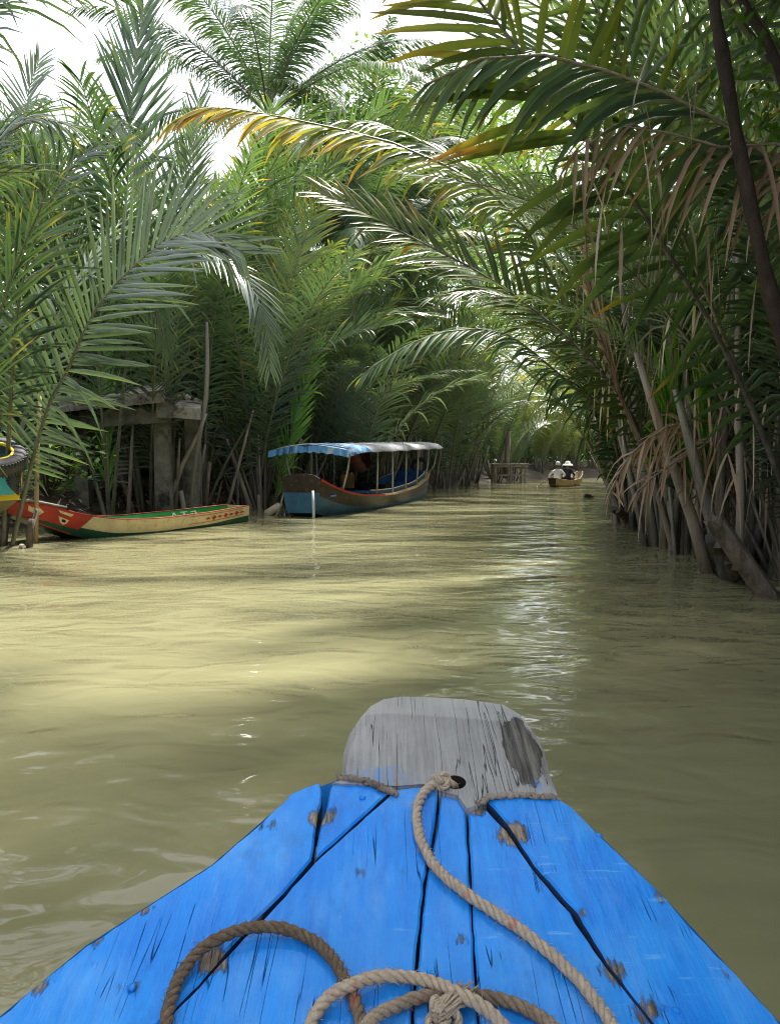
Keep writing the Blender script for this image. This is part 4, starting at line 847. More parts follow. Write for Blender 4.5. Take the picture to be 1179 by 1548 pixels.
# red and cream sampan: bow towards the tyre boat
pb, ps = Vector((-5.15, 10.25, 0)), Vector((-2.75, 14.0, 0)); dirv = pb - ps; L = dirv.length
rs = thing('sampan', 'red-bowed cream sampan with green inside, moored by the mud bank', 'boat', tuple(ps), math.atan2(dirv.y, dirv.x), local=True)
st = [(0, .27, .0, .29, .85), (.25*L, .44, -.1, .24, .78), (.5*L, .52, -.13, .215, .75), (.68*L, .48, -.1, .25, .72), (.8*L, .4, .04, .36, .7), (.9*L, .28, .23, .51, .7), (L, .17, .42, .575, .8)]
X, B, K, H, FL = hull(rs, st, [(.42, 'dgreen'), (1.0, 'cream')], 'green', .03, .0, gun=('red', .018))
transom(rs, X, B, K, H, FL, 0, -.004, 'cream'); transom(rs, X, B, K, H, FL, 32, .004, 'red')
def on_hull(x, q, side, off=.006):
    i = np.interp; w = i(x, X, B)*(i(x, X, FL) + (1-i(x, X, FL))*q**.6); return Vector((x, side*(w+off), i(x, X, K) + (i(x, X, H)-i(x, X, K))*q))
for side in (-1, 1):
    mb = MB(); vs = []; xs = np.linspace(.755*L, L, 9)                # painted bow, edge slanting
    for i, x in enumerate(xs):
        for q in (0.0, .35, .7, 1.0): vs.append(on_hull(min(L, x + (.10*L)*(1-q)*(1-i/8)*.6), q, side, .004))
    mb.add(vs, [(i*4+r, i*4+r+1, i*4+r+5, i*4+r+4) for i in range(8) for r in range(3)]); mb.build('painted_bow', M['red'], rs, smooth=True)
    for (x0, q0, sx, sq, mm, pts) in [(.925*L, .62, .1, .3, 'cream', [(-1, .2), (-.3, .9), (.5, .6), (1, .9), (1, -.2), (.1, -.5), (-.4, -.6)]), (.845*L, .5, .07, .2, 'cream', [(-1, .5), (1, .8), (.6, -.5), (0, -.9), (-.6, -.4)]), (.845*L, .5, .03, .1, 'black', [(-1, .4), (0, .8), (1, .4), (.7, -.6), (-.7, -.6)]), (.84*L, .86, .1, .09, 'cream', [(-1, .5), (1, .9), (.7, -.4), (-.7, -.9)])]:
        flatpoly(rs, 'painted_mark', mm, [on_hull(x0 + a*sx, q0 + b_*sq, side, .0095 + (.004 if mm == 'black' else 0)) for a, b_ in pts])
    for k in range(7):
        x0 = .05*L + k*.035*L; q0 = .72; flatpoly(rs, 'painted_mark', 'red', [on_hull(x0 + a*.07, q0 + b_*(.13 if k % 2 else .07), side, .007) for a, b_ in [(-1, 0), (0, 1), (1, 0), (0, -1)]])
    for k in range(2): mb = MB(); mb.add([on_hull(x, q, side, .007) for x in np.linspace(.04*L, .36*L, 9) for q in (.55+k*.35, .575+k*.35)], [(2*i, 2*i+1, 2*i+3, 2*i+2) for i in range(8)]); mb.build('painted_line', M['red'], rs)
mb = MB(); vs = []
for x in np.linspace(.83*L, L, 7): w = np.interp(x, X, B); h = np.interp(x, X, H); vs += [(x, -w, h+.02), (x, w, h+.02)]
mb.add(vs, [(2*i, 2*i+1, 2*i+3, 2*i+2) for i in range(6)]); mb.build('bow_deck', M['greywood'], rs)
mb = MB(); mb.tube([(L*.83, -.3, .46), (L*.93, -.25, .57), (L*1.01, -.17, .61)], .02, 6); mb.tube([(L*.83, .3, .46), (L*.93, .25, .57), (L*1.01, .17, .61)], .02, 6); mb.build('bow_rail', M['greywood'], rs, smooth=True)
mb = MB(); mb.box((.55*L, 0, .12), (.2, .84, .03)); mb.build('thwart', M['green'], rs)
mb = MB(); mb.box((.25*L, 0, .14), (.2, .74, .03)); mb.build('thwart', M['green'], rs)
def inner_mark(x0, z0, pts, m, sx, sz, side=1):
    vs = []
    for a, b_ in pts: x = x0 + a*sx; q = (z0 + b_*sz); w = np.interp(x, X, B)*(np.interp(x, X, FL) + (1-np.interp(x, X, FL))*q**.6) - .038; f0 = max(np.interp(x, X, K)+.03, 0); vs.append((x, side*w, f0 + (np.interp(x, X, H)-f0)*q))
    flatpoly(rs, 'painted_mark', m, vs)
SIDE_FAR = 1 if (Matrix.Rotation(math.atan2(dirv.y, dirv.x), 3, 'Z') @ Vector((0, 1, 0))).y > 0 else -1
for k, gl in enumerate([[(-.5, -1), (-.1, 1), (.1, 1), (.5, -1), (.25, -1), (0, .3), (-.25, -1)], [(-.5, 1), (.5, 1), (.5, .6), (.15, .6), (.15, -1), (-.15, -1), (-.15, .6), (-.5, .6)], [(.5, .7), (-.3, 1), (-.5, 0), (-.3, -1), (.5, -.8), (.5, 0), (.1, 0), (.1, -.3), (.25, -.5), (-.2, -.6), (-.2, .5), (.5, .4)]]):
    inner_mark(.26*L - k*.2, .72, [(-a, b_) for a, b_ in gl] if SIDE_FAR > 0 else gl, 'white', .13, .17, SIDE_FAR)
inner_mark(.6*L, .72, [(-1, 0), (-.6, .8), (.2, 1), (.9, .4), (1, -.3), (.2, -.9), (-.6, -.8)], 'bblue', .28, .16, SIDE_FAR); inner_mark(.6*L, .72, [(-1, 0), (.2, .5), (.9, .2), (.2, -.4)], 'white', .2, .1, SIDE_FAR)

# covered tourist boat
bb, bs = Vector((-1.72, 15.0, 0)), Vector((.78, 23.3, 0)); dirv2 = bb - bs; L2 = dirv2.length
cb = thing('covered_boat', 'teal and brown wooden boat with blue inside under a grey canopy', 'boat', tuple(bs), math.atan2(dirv2.y, dirv2.x), local=True)
st = [(0, .42, .1, .72, .75), (.1*L2, .6, -.05, .6, .72), (.3*L2, .74, -.15, .40, .7), (.55*L2, .8, -.18, .31, .68), (.75*L2, .74, -.16, .33, .66), (.88*L2, .62, -.12, .43, .64), (.95*L2, .5, -.02, .58, .66), (L2, .4, .08, .74, .74)]
X, B, K, H, FL = hull(cb, st, [(.52, 'teal'), (1.0, 'hullbrown')], 'bblue', .035, .02, gun=None)
transom(cb, X, B, K, H, FL, 0, -.004, 'hullbrown')
mb = MB(); i = 32; w = B[i]; kz, hz = K[i], H[i]                       # blunt bow: teal below, dark rounded board above
wz = lambda q: w*(FL[i] + (1-FL[i])*q**.6)
mb.prism([Vector((L2+.004, -wz(q), kz+(hz-kz)*q)) for q in (.6, .3, 0)] + [Vector((L2+.004, wz(q), kz+(hz-kz)*q)) for q in (0, .3, .6)], (-.04, 0, 0)); mb.build('bow_transom', M['teal'], cb)
mb = MB(); mb.prism([Vector((L2+.008, s_*w_, z_)) for s_, w_, z_ in [(-1, wz(.6), kz+(hz-kz)*.6), (1, wz(.6), kz+(hz-kz)*.6), (1, wz(1), hz), (1, w*.7, hz+.07), (1, w*.3, hz+.1), (-1, w*.3, hz+.1), (-1, w*.7, hz+.07), (-1, wz(1), hz)]], (-.05, 0, 0)); mb.build('bow_board', M['hullbrown'], cb)
for side in (-1, 1):
    mb = MB(); vs = []
    for k in range(33): vs += [(X[k], side*(B[k]+.02), H[k]+.012), (X[k], side*(B[k]-.09), H[k]+.012), (X[k], side*(B[k]+.02), H[k]-.03), (X[k], side*(B[k]-.09), H[k]-.03)]
    fs = [f for k in range(32) for f in ((4*k, 4*k+1, 4*k+5, 4*k+4), (4*k+2, 4*k+6, 4*k+7, 4*k+3), (4*k, 4*k+4, 4*k+6, 4*k+2), (4*k+1, 4*k+3, 4*k+7, 4*k+5))]
    mb.add(vs, fs); mb.m = [0 if j//4 < 21 else 1 for j in range(len(fs))]; mb.build('gunwale', [M['tanwood'], M['red']], cb)
    mb = MB(); vs = []; xs = np.linspace(.04*L2, .72*L2, 14)
    for x in xs: w_ = np.interp(x, X, B) - .12; h = np.interp(x, X, H); vs += [(x, side*w_, h - .1), (x, side*w_, h + .09), (x, side*(w_-.025), h + .09), (x, side*(w_-.025), h - .1)]
    mb.add(vs, [f for k in range(13) for f in ((4*k, 4*k+1, 4*k+5, 4*k+4), (4*k+1, 4*k+2, 4*k+6, 4*k+5), (4*k+2, 4*k+3, 4*k+7, 4*k+6))]); mb.m = [0 if j % 3 == 0 else 1 for j in range(39)]; mb.build('coaming', [M['teal'], M['bblue']], cb)
    mb = MB(); mb.tube([(x, side*(np.interp(x, X, B)-.13), np.interp(x, X, H)+.1) for x in xs], .014, 5); mb.build('coaming_rail', M['white'], cb, smooth=True)
def cz(x): return 1.33 + .2*(1 - x/L2)
for x in (.03, .15, .29, .43, .57, .7, .9):
    for side in (-1, 1):
        w_ = np.interp(x*L2, X, B) - .05; tw = .74 if x < .85 else .72; mb = MB()
        mb.tube([(x*L2, side*w_, np.interp(x*L2, X, H)), (x*L2, side*(w_*.4+tw*.6), .9), (x*L2 + .02, side*tw, cz(x*L2) - .02)], .02, 6); mb.build('canopy_post', M['metal'], cb, smooth=True)
for x in np.linspace(.03, .93, 8):
    mb = MB(); mb.tube([(x*L2, y, cz(x*L2) + .1*(1-(y/.8)**2) - .02) for y in np.linspace(-.78, .78, 9)], .014, 5); mb.build('canopy_hoop', M['metal'], cb, smooth=True)
mb = MB(); g = np.random.default_rng(8); xs = np.linspace(.01*L2, .955*L2, 34); ys = np.linspace(-.86, .86, 13); vs = []
for i, x in enumerate(xs):
    for j, y in enumerate(ys):
        z = cz(x) + .1*(1-(y/.86)**2) - .018*math.sin(i*math.pi*7/33)**2 + g.normal(0, .004); z -= .09*(abs(y) > .8); z -= .05*max(0, (x/L2-.88)/.07)*(.5+abs(y))
        vs.append((x, y, z))
fs = [(i*13+j, i*13+j+1, (i+1)*13+j+1, (i+1)*13+j) for i in range(33) for j in range(12)]
mb.add(vs, fs); mb.m = [0 if k//12 < 27 else 1 for k in range(len(fs))]; cn = mb.build('canopy', [M['canvas'], M['stripe']], cb, smooth=True)
sm = cn.modifiers.new('s', 'SOLIDIFY'); sm.thickness = .008
mb = MB(); vs = []
for j, y in enumerate(np.linspace(-.86, .86, 20)): z = cz(.955*L2) + .1*(1-(y/.86)**2) - .05; vs += [(.958*L2, y, z), (.962*L2 + .01*math.sin(j*2), y, z - .12 - .03*math.sin(j*1.7)**2)]
mb.add(vs, [(2*i, 2*i+1, 2*i+3, 2*i+2) for i in range(19)]); mb.build('valance', M['stripe'], cb)
for x in (.14, .22, .30, .38, .68): mb = MB(); mb.box((x*L2, 0, .38), (.42, 1.2, .03)); mb.build('seat', M['bblue'], cb)
mb = MB(); mb.box((.06*L2, 0, .62), (.03, .9, .36)); mb.build('stern_board', M['bblue'], cb)
mb = MB(); mb.box((.88*L2, 0, .40), (1.3, 1.0, .03)); mb.build('fore_deck', M['bblue'], cb)
mb = MB(); mb.box((.5*L2, .25, .36), (.5, .4, .28)); mb.build('engine_box', M['dark'], cb)
def in_boat(x, y, z): return Matrix.Translation(bs) @ (Matrix.Rotation(math.atan2(dirv2.y, dirv2.x), 4, 'Z') @ Vector((x, y, z)))
# mooring stakes and line at the bow of it
def stake(name, label, pts, rad, m, cat='stake', group=None):
    mb = MB(); mb.tube(pts, rad, 7); return tag(mb.build(name, M[m], None, pts[0], smooth=True), label, cat, group)
stake('mooring_pipe', 'thin pale pipe standing in water at the covered boat bow', [P(475, 790, 14.7) + Vector((0, 0, -.4)), P(474, 765, 14.7), P(473, 742, 14.75)], [.03, .028, .028], 'metal', 'pipe')
stake('bamboo_stake', 'thin bamboo leaning against the bow of the covered boat', [P(410, 800, 15.0), P(424, 765, 15.1), P(432, 735, 15.2)], [.02, .018, .015], 'greywood')
stake('bamboo_stake', 'slim brown bamboo stake upright beside the tyre', [P(53, 770, 10.4) + Vector((0, 0, -.5)), P(57, 680, 10.4), P(62, 590, 10.4)], [.032, .028, .022], 'tanwood')
stake('wooden_pole', 'long pale crooked pole leaning at the dock corner', [P(285, 775, 15.5) + Vector((0, 0, -.3)), P(298, 680, 15.5), P(312, 600, 15.5), P(314, 540, 15.5), P(313, 487, 15.5)], [.06, .055, .05, .04, .03], 'greywood', 'pole')
stake('wooden_pole', 'pale pole slanting across the front of the concrete column', [P(244, 775, 15.3) + Vector((0, 0, -.3)), P(275, 705, 15.4), P(300, 655, 15.45), P(312, 625, 15.45)], [.055, .05, .045, .035], 'greywood', 'pole')
stake('wooden_stake', 'short broken pale stake between the two leaning poles', [P(280, 775, 15.2) + Vector((0, 0, -.3)), P(277, 760, 15.2), P(273, 742, 15.2)], [.06, .055, .05], 'greywood')
stake('wooden_stake', 'dark stake in the water under the red sampan bow', [P(44, 830, 9.9) + Vector((0, 0, -.2)), P(46, 800, 9.9), P(49, 785, 9.9)], [.045, .045, .04], 'wetlog')
# drum float
c = P(414, 765, 15.6); c.z = .06; mb = MB(); a = Vector((.15, -.06, .09)); c.z = .1; mb.tube([c - a*1.05, c - a, c - a*.5, c + a*.5, c + a*.9, c + a*1.1, c + a*1.25], [.06, .085, .09, .09, .08, .035, .035], 12)
o = mb.build('plastic_jug', M['jugwhite'], None, tuple(c), smooth=True); tag(o, 'dirty white plastic jug floating beside the covered boat bow', 'jug')
# hammock, jerry can and tyre aboard
hm = thing('hammock', 'dark red hammock slung under the boat canopy', 'hammock', tuple(in_boat(.62*L2, 0, .7)))
mb = MB(); vs = []; a, b_ = in_boat(.8*L2, .45, 1.35), in_boat(.5*L2, -.1, 1.3)
for i in range(15):
    q = i/14; c = a.lerp(b_, q) + Vector((0, 0, -.5*math.sin(q*math.pi)**.8)); wv = .17*math.sin(q*math.pi)**.6 + .03
    for j in range(7): y = (j-3)/3; vs.append(c + Vector((y*wv*.9, y*wv*.3, .35*wv*y*y + .02*math.sin(i*2+j))))
mb.add(vs, [(i*7+j, i*7+j+1, (i+1)*7+j+1, (i+1)*7+j) for i in range(14) for j in range(6)]); mb.build('sling', M['redcloth'], hm, smooth=True)
for e, f in ((a, in_boat(.84*L2, .6, 1.4)), (b_, in_boat(.46*L2, -.2, 1.4))): mb = MB(); mb.tube([e, f], .012, 5); mb.build('cord', M['rope'], hm)
mb = MB(); c = in_boat(.44*L2, -.35, .52)
for k in range(3):
    o_ = c + Vector((k*.13-.13, k*.1-.1, -.1)); mb.tube([o_ + Vector((-.12, .1, 0)), o_ + Vector((0, 0, .12*math.sin(k))), o_ + Vector((.1, -.05, .05))], [.06, .09, .05], 7)
o = mb.build('cloth_bundle', M['darkcloth'], None, tuple(c), smooth=True); tag(o, 'dark cloth bundle lying beside the yellow can', 'bundle')
c = in_boat(.5*L2, -.62, .40); jc = thing('jerry_can', 'yellow-brown plastic can standing on the boat side bench', 'can', tuple(c), .3, local=True)
mb = MB(); mb.prism([Vector((-.16, -.1, .34)), Vector((.16, -.1, .34)), Vector((.16, .1, .34)), Vector((-.16, .1, .34))], (0, 0, -.34), 0, .03); mb.build('body', M['jug'], jc)
mb = MB(); mb.tube([(-.12, 0, .33), (-.1, 0, .40), (.02, 0, .40), (.04, 0, .33)], .018, 6); mb.build('handle', M['jug'], jc, smooth=True); mb = MB(); mb.tube([(.11, 0, .33), (.11, 0, .39)], .03, 8); mb.build('cap', M['white'], jc)
def tyre(label, c, ax, R0=.3, r=.085, rim=None):
    c = Vector(c); root = thing('tyre', label, 'tyre', tuple(c)); root.rotation_mode = 'QUATERNION'; root.rotation_quaternion = Vector(ax).to_track_quat('Z', 'Y'); root['_o'] = (0, 0, 0)
    mb = MB(); N, Kk = 48, 12; prof = [(R0-r*.9, -r*.55), (R0-r*.5, -r*.95), (R0+r*.4, -r*.98), (R0+r*.85, -r*.75), (R0+r, -r*.3), (R0+r, r*.3), (R0+r*.85, r*.75), (R0+r*.4, r*.98), (R0-r*.5, r*.95), (R0-r*.9, r*.55), (R0-r*.95, r*.1), (R0-r*.95, -r*.1)]
    mb.add([(math.cos(2*math.pi*i/N)*p, math.sin(2*math.pi*i/N)*p, z) for i in range(N) for p, z in prof], [(i*Kk+j, i*Kk+(j+1) % Kk, ((i+1) % N)*Kk+(j+1) % Kk, ((i+1) % N)*Kk+j) for i in range(N) for j in range(Kk)])
    mb.build('carcass', M['rubber'], root, smooth=True); mb = MB()
    for i in range(60):
        a = 2*math.pi*i/60; rot = Matrix.Rotation(a, 3, 'Z')
        for zz in (-.62, .62): mb.box(rot @ Vector((R0+r*.9, 0, zz*r)), (r*.22, .018, r*.5), rot)
    o = mb.build('tread', M['rubber'], root); o['kind'] = 'stuff'
    if rim:
        mb = MB(); mb.tube([(math.cos(2*math.pi*i/32)*(R0-r*.75), math.sin(2*math.pi*i/32)*(R0-r*.75), r*.72) for i in range(33)], .022, 6, cap=False); mb.build('painted_ring', M[rim], root, smooth=True)
    return root
tyre('dark tyre hung on the stern of the covered boat', in_boat(-.08, .1, .9), (-.25, -.95, .25), .2, .06)
# blue-yellow boat with the big tyre
pb3, ps3 = Vector((-4.78, 9.55, 0)), Vector((-8.9, 10.9, 0)); d3 = pb3 - ps3; L3 = d3.length
yb = thing('moored_boat', 'boat bow painted cyan and yellow with a tyre on top', 'boat', tuple(ps3), math.atan2(d3.y, d3.x), local=True)
st = [(0, .45, .05, .5, .75), (.4*L3, .6, -.1, .45, .7), (.7*L3, .55, -.02, .6, .7), (.88*L3, .45, .3, .85, .7), (L3, .34, .62, 1.08, .75)]
X, B, K, H, FL = hull(yb, st, [(.5, 'olive'), (1.0, 'cyan')], 'bblue', .03, .02, gun=('yellow', .035))
for side in (-1, 1):
    mb = MB(); mb.add([(x, side*(np.interp(x, X, B)*(.75 + .25*.5**.6) + .012), np.interp(x, X, K) + (np.interp(x, X, H)-np.interp(x, X, K))*q) for x in np.linspace(.3*L3, L3, 12) for q in (.44, .56)], [(2*i, 2*i+1, 2*i+3, 2*i+2) for i in range(11)]); mb.build('painted_band', M['yellow'], yb)
transom(yb, X, B, K, H, FL, 32, .004, 'yellow', 'bow_transom')
mb = MB(); i = 32; w = lambda q: B[i]*(FL[i]+(1-FL[i])*q**.6) - .06; z = lambda q: K[i] + (H[i]-K[i])*q
mb.prism([Vector((L3+.012, -w(1), z(.92))), Vector((L3+.012, -w(.3), z(.35))), Vector((L3+.012, -w(0)*.8, z(.15))), Vector((L3+.012, w(0)*.8, z(.15))), Vector((L3+.012, w(.3), z(.35))), Vector((L3+.012, w(1), z(.92)))], (-.006, 0, 0)); mb.build('bow_panel', M['cyan'], yb)
mb = MB(); vs = []
for x in np.linspace(.7*L3, L3, 6): w_ = np.interp(x, X, B); h = np.interp(x, X, H); vs += [(x, -w_, h+.015), (x, w_, h+.015)]
mb.add(vs, [(2*i, 2*i+1, 2*i+3, 2*i+2) for i in range(5)]); mb.build('bow_deck', M['cyan'], yb)
tyre('big black tyre with yellow inner ring lying on the cyan bow', P(-16, 690, 9.4) + Vector((0, .1, 0)), (.25, -.42, .87), .29, .1, 'yellow')
tyre('black tyre hanging on the far side of the cyan bow', P(24, 712, 9.9), (.85, .35, -.1), .24, .09)

# ------------------------------------------------------------------ concrete dock
dk = thing('concrete_dock', 'broken concrete dock with a tilted slab on square columns', 'dock', tuple(P(245, 760, 15)))
def slab(name, pts, th, m): mb = MB(); mb.prism(pts, (0, 0, -th), 0, .015); return mb.build(name, M[m], dk)
slab('tilted_slab', [P(70, 607, 14.4), P(248, 590, 14.4), P(252, 577, 16.2), P(85, 590, 16.2)], .22, 'conctop')
slab('beam', [P(120, 622, 14.6), P(258, 612, 14.6), P(258, 608, 15.2), P(120, 616, 15.2)], .32, 'conc')
slab('beam', [P(236, 602, 14.5), P(262, 602, 14.5), P(262, 598, 17.2), P(240, 598, 17.2)], .36, 'conc')
slab('broken_slab', [P(262, 614, 14.7), P(303, 617, 14.8), P(306, 606, 16), P(264, 604, 16)], .22, 'conctop')
for (u, y) in ((246, 14.9), (268, 16.6), (125, 14.9), (150, 16.8), (292, 15.6)):
    c = P(u, 640, y); mb = MB(); mb.box((c.x, y, 1.0), (.27, .27, 2.0 if u != 246 else 1.9)); mb.build('column', M['conc'], dk)
g = random.Random(6)
for i in range(16):
    c = P(g.uniform(225, 300), g.uniform(596, 606), g.uniform(14.8, 15.6)); mb = MB(); s = g.uniform(.04, .11)
    mb.box(c, (s, s*.8, s*.6), Matrix.Rotation(g.uniform(0, 3), 3, 'Z') @ Matrix.Rotation(g.uniform(-.5, .5), 3, 'X')); mb.build('rubble', M['conctop'], dk)
# house behind
hs = thing('house', 'grey plaster house with dark posts half hidden behind the dock', 'house', (-9, 21, .6))
def wallbox(name, c, d, m): mb = MB(); mb.box(c, d); return mb.build(name, M[m], hs)
wallbox('wall', (-9.4, 21.6, 2.2), (7.0, .2, 3.4), 'plaster'); wallbox('wall', (-5.9, 23.6, 2.2), (.2, 3.8, 3.4), 'plaster'); wallbox('wall', (-12.8, 23.6, 2.2), (.2, 3.8, 3.4), 'plaster')
for x in (-12.4, -10.3, -8.35, -6.3): wallbox('post', (x, 20.6, 2.2), (.16, .16, 3.4), 'dark')
wallbox('beam', (-9.35, 20.6, 3.95), (6.8, .18, .2), 'dark'); wallbox('floor_slab', (-9.35, 21, .95), (7.2, 1.4, .2), 'conc')
for x in (-11.3, -7.4):
    wallbox('dark_window_panel', (x, 21.49, 2.5), (1.1, .04, 1.2), 'dark'); wallbox('window_frame', (x, 21.46, 3.13), (1.25, .07, .08), 'greywood'); wallbox('window_sill', (x, 21.44, 1.87), (1.25, .1, .08), 'conctop')  # dark panel on the wall stands in for the unlit room
wallbox('door', (-9.3, 21.48, 1.95), (.95, .05, 1.9), 'greywood')
mb = MB(); vs = []
for i in range(60): x = -13.2 + i*.13; zz = .03*(i % 2); vs += [(x, 20.0, 3.95+zz), (x, 23.0, 5.3+zz), (x, 25.8, 4.2+zz)]
mb.add(vs, [f for i in range(59) for f in ((3*i, 3*i+1, 3*i+4, 3*i+3), (3*i+1, 3*i+2, 3*i+5, 3*i+4))]); mb.build('roof', M['roof'], hs)

# ------------------------------------------------------------------ far dock, sampan, people
wd = thing('wooden_landing', 'small wooden landing on posts at the palm edge far down canal', 'dock', tuple(PZ(772, 729)))
a = PZ(772, 730); 
for k in range(8): mb = MB(); mb.box((a.x - .75 + k*.205, a.y + .4, .86 + .006*(k % 2)), (.19, 1.3, .05)); mb.build('deck_plank', M['greywood'], wd)
for (dx, dy) in ((-.75, -.15), (.62, -.15), (-.75, .95), (.62, .95), (-.05, -.15)): mb = MB(); mb.tube([(a.x+dx, a.y+dy, -.5), (a.x+dx+.02, a.y+dy, .83)], .06, 7); mb.build('post', M['greywood'], wd)
mb = MB(); mb.box((a.x-.05, a.y-.17, .77), (1.6, .06, .1)); mb.build('cross_beam', M['greywood'], wd)
mb = MB(); mb.box((a.x+.1, a.y-.17, .35), (1.5, .05, .08)); mb.build('cross_beam', M['greywood'], wd)
stake('wooden_post', 'reddish brown board post standing behind the small landing', [(a.x-.05, a.y+1.2, .2), (a.x, a.y+1.2, 1.4), (a.x+.05, a.y+1.2, 2.4)], [.14, .13, .12], 'deadstem', 'post')
fp = PZ(841, 736); fd = Vector((.55, .83, 0)).normalized()
fs_ = thing('paddle_sampan', 'small tan sampan carrying two people away down the canal', 'boat', tuple(fp), math.atan2(fd.y, fd.x), local=True)
st = [(-.55, .2, .12, .42, .7), (-.2, .36, -.02, .34, .7), (.8, .46, -.1, .28, .7), (2.0, .42, -.06, .34, .7), (2.8, .26, .14, .55, .7), (3.1, .14, .3, .68, .8)]
fs_.scale = (.85,)*3
X, B, K, H, FL = hull(fs_, st, [(.4, 'tanwood'), (1.0, 'tanwood')], 'white', .03, .0, gun=('tanwood', .025))
transom(fs_, X, B, K, H, FL, 0, -.004, 'hullbrown'); transom(fs_, X, B, K, H, FL, 32, .004, 'tanwood')
for x in (.05, 1.1, 1.9): mb = MB(); mb.box((x, 0, .24), (.22, .66, .03)); mb.build('thwart', M['tanwood'], fs_)
rotf = Matrix.Rotation(math.atan2(fd.y, fd.x), 4, 'Z')
def person(label, org, rz, cloth, leg, arms, hat):
    """seated figure grown with the Skin modifier; local x forward, origin at the seat"""
    V = [(0, 0, .09, .15, .17), (.02, 0, .3, .14, .17), (.04, 0, .47, .13, .19), (.05, 0, .56, .055, .06), (.06, 0, .62, .05, .052), (.075, 0, .69, .085, .075), (.07, 0, .79, .09, .078), (.065, 0, .85, .05, .05), (.165, 0, .715, .018, .016)]
    E = [(0, 1), (1, 2), (2, 3), (3, 4), (4, 5), (5, 6), (6, 7), (5, 8)]
    for s, (el, ha) in zip((1, -1), arms):
        k = len(V); V += [(.03, s*.19, .48, .062, .062), (*el, .05, .05), (*ha, .034, .034)]; E += [(2, k), (k, k+1), (k+1, k+2)]
        dh = (Vector(ha) - Vector(el)).normalized()
        for j in range(4):
            kk = len(V); q = Vector(ha) + dh*.04 + Vector((0, (j-1.5)*.02, 0)); V += [(*q, .012, .012), (*(q + dh*(.05 + .01*(j in (1, 2)))), .009, .009)]; E += [(k+2, kk), (kk, kk+1)]
        kk = len(V); V += [(*(Vector(ha) + Vector((0, -s*.03, .03))), .012, .012)]; E += [(k+2, kk)]
        k = len(V); V += [(.05, s*.1, .08, .09, .09), (.42, s*.16, .16, .07, .07), (.5, s*.16, -.16, .05, .05), (.62, s*.17, -.18, .035, .045)]; E += [(0, k), (k, k+1), (k+1, k+2), (k+2, k+3)]
    me = bpy.data.meshes.new('person'); me.from_pydata([v[:3] for v in V], E, []); o = bpy.data.objects.new('person', me); COL.objects.link(o)
    sk = o.modifiers.new('skin', 'SKIN'); sk.use_smooth_shade = True
    for i, v in enumerate(V): me.skin_vertices[0].data[i].radius = v[3:5]; me.skin_vertices[0].data[i].use_root = (i == 0)
    ss = o.modifiers.new('sub', 'SUBSURF'); ss.levels = 2; ss.render_levels = 2
    dgx = bpy.context.evaluated_depsgraph_get(); nme = bpy.data.meshes.new_from_object(o.evaluated_get(dgx)); o.modifiers.clear(); o.data = nme
    nme.materials.clear()
    for mm in (cloth, leg, 'skin', 'hair'): nme.materials.append(M[mm])
    for p in nme.polygons:
        c = p.center; hand = min((c - Vector(ha)).length for _, ha in arms) < .1
        p.material_index = 2 if (c.z > .56 or hand) else (1 if (c.z < .17 and c.x > .12) or c.z < .0 else 0)
        if c.z > .66 and c.x < .09 and c.z > .62: p.material_index = 3
        if c.z > .76: p.material_index = 3
        p.use_smooth = True
    o.location = org; o.rotation_euler = (0, 0, rz); tag(o, label, 'person')
    if hat:
        mb = MB(); n_ = 14; rings = hat[1]; vs = []
        for (rr_, zz, dx) in rings: vs += [(.07+dx+math.cos(2*math.pi*i/n_)*rr_, math.sin(2*math.pi*i/n_)*rr_, zz) for i in range(n_)]
        mb.add(vs, [(r_*n_+i, r_*n_+(i+1) % n_, (r_+1)*n_+(i+1) % n_, (r_+1)*n_+i) for r_ in range(len(rings)-1) for i in range(n_)]); h = mb.build(hat[0], M['whitecloth'], o, smooth=True)
    return o
rzf = math.atan2(fd.y, fd.x)
for (lx, ly, lab, cl, lg, arms, hat) in [
    (.05, .0, 'person in white shirt and cap paddling, seen from behind', 'whitecloth', 'darkcloth', [((.0, .36, .3), (.12, .46, .08)), ((.12, -.33, .28), (.32, -.12, .22))], ('cap', [(.105, .73, 0), (.108, .80, 0), (.09, .87, 0), (.05, .9, 0), (.0, .905, 0)])),
    (.78, -.2, 'person in dark clothes under a wide white hat, seated ahead of the paddler', 'darkcloth', 'darkcloth', [((.1, .3, .28), (.3, .2, .2)), ((.1, -.32, .28), (.3, -.2, .2))], ('sun_hat', [(.25, .72, 0), (.2, .77, 0), (.12, .82, 0), (.11, .89, 0), (.06, .92, 0), (0, .925, 0)]))]:
    w = fp + (rotf @ Vector((lx, ly, .25)))*.85; person(lab, tuple(w), rzf, cl, lg, arms, hat).scale = (.88,)*3
pd = thing('paddle', 'wooden paddle dipped beside the paddler in white', 'paddle', tuple(fp), rzf, local=True); pd.scale = (.88,)*3
mb = MB(); mb.tube([(.28, .08, .62), (.14, .46, .33), (-.15, .85, .02)], .018, 6); mb.build('shaft', M['tanwood'], pd, smooth=True)
mb = MB(); mb.prism([Vector((-.12, .8, .05)), Vector((-.08, .88, .04)), Vector((-.3, 1.12, -.2)), Vector((-.38, 1.04, -.2))], (.0, -.01, -.02)); mb.build('blade', M['tanwood'], pd)
c = PZ(889, 752); mb = MB(); mb.tube([c + Vector((-.13, 0, -.03)), c + Vector((-.05, 0, .05)), c + Vector((.05, .02, .04)), c + Vector((.17, 0, -.02))], [.03, .08, .06, .02], 7); tag(mb.build('driftwood', M['bark'], None, tuple(c), smooth=True), 'small dark lump of driftwood floating near the paddled sampan', 'driftwood')

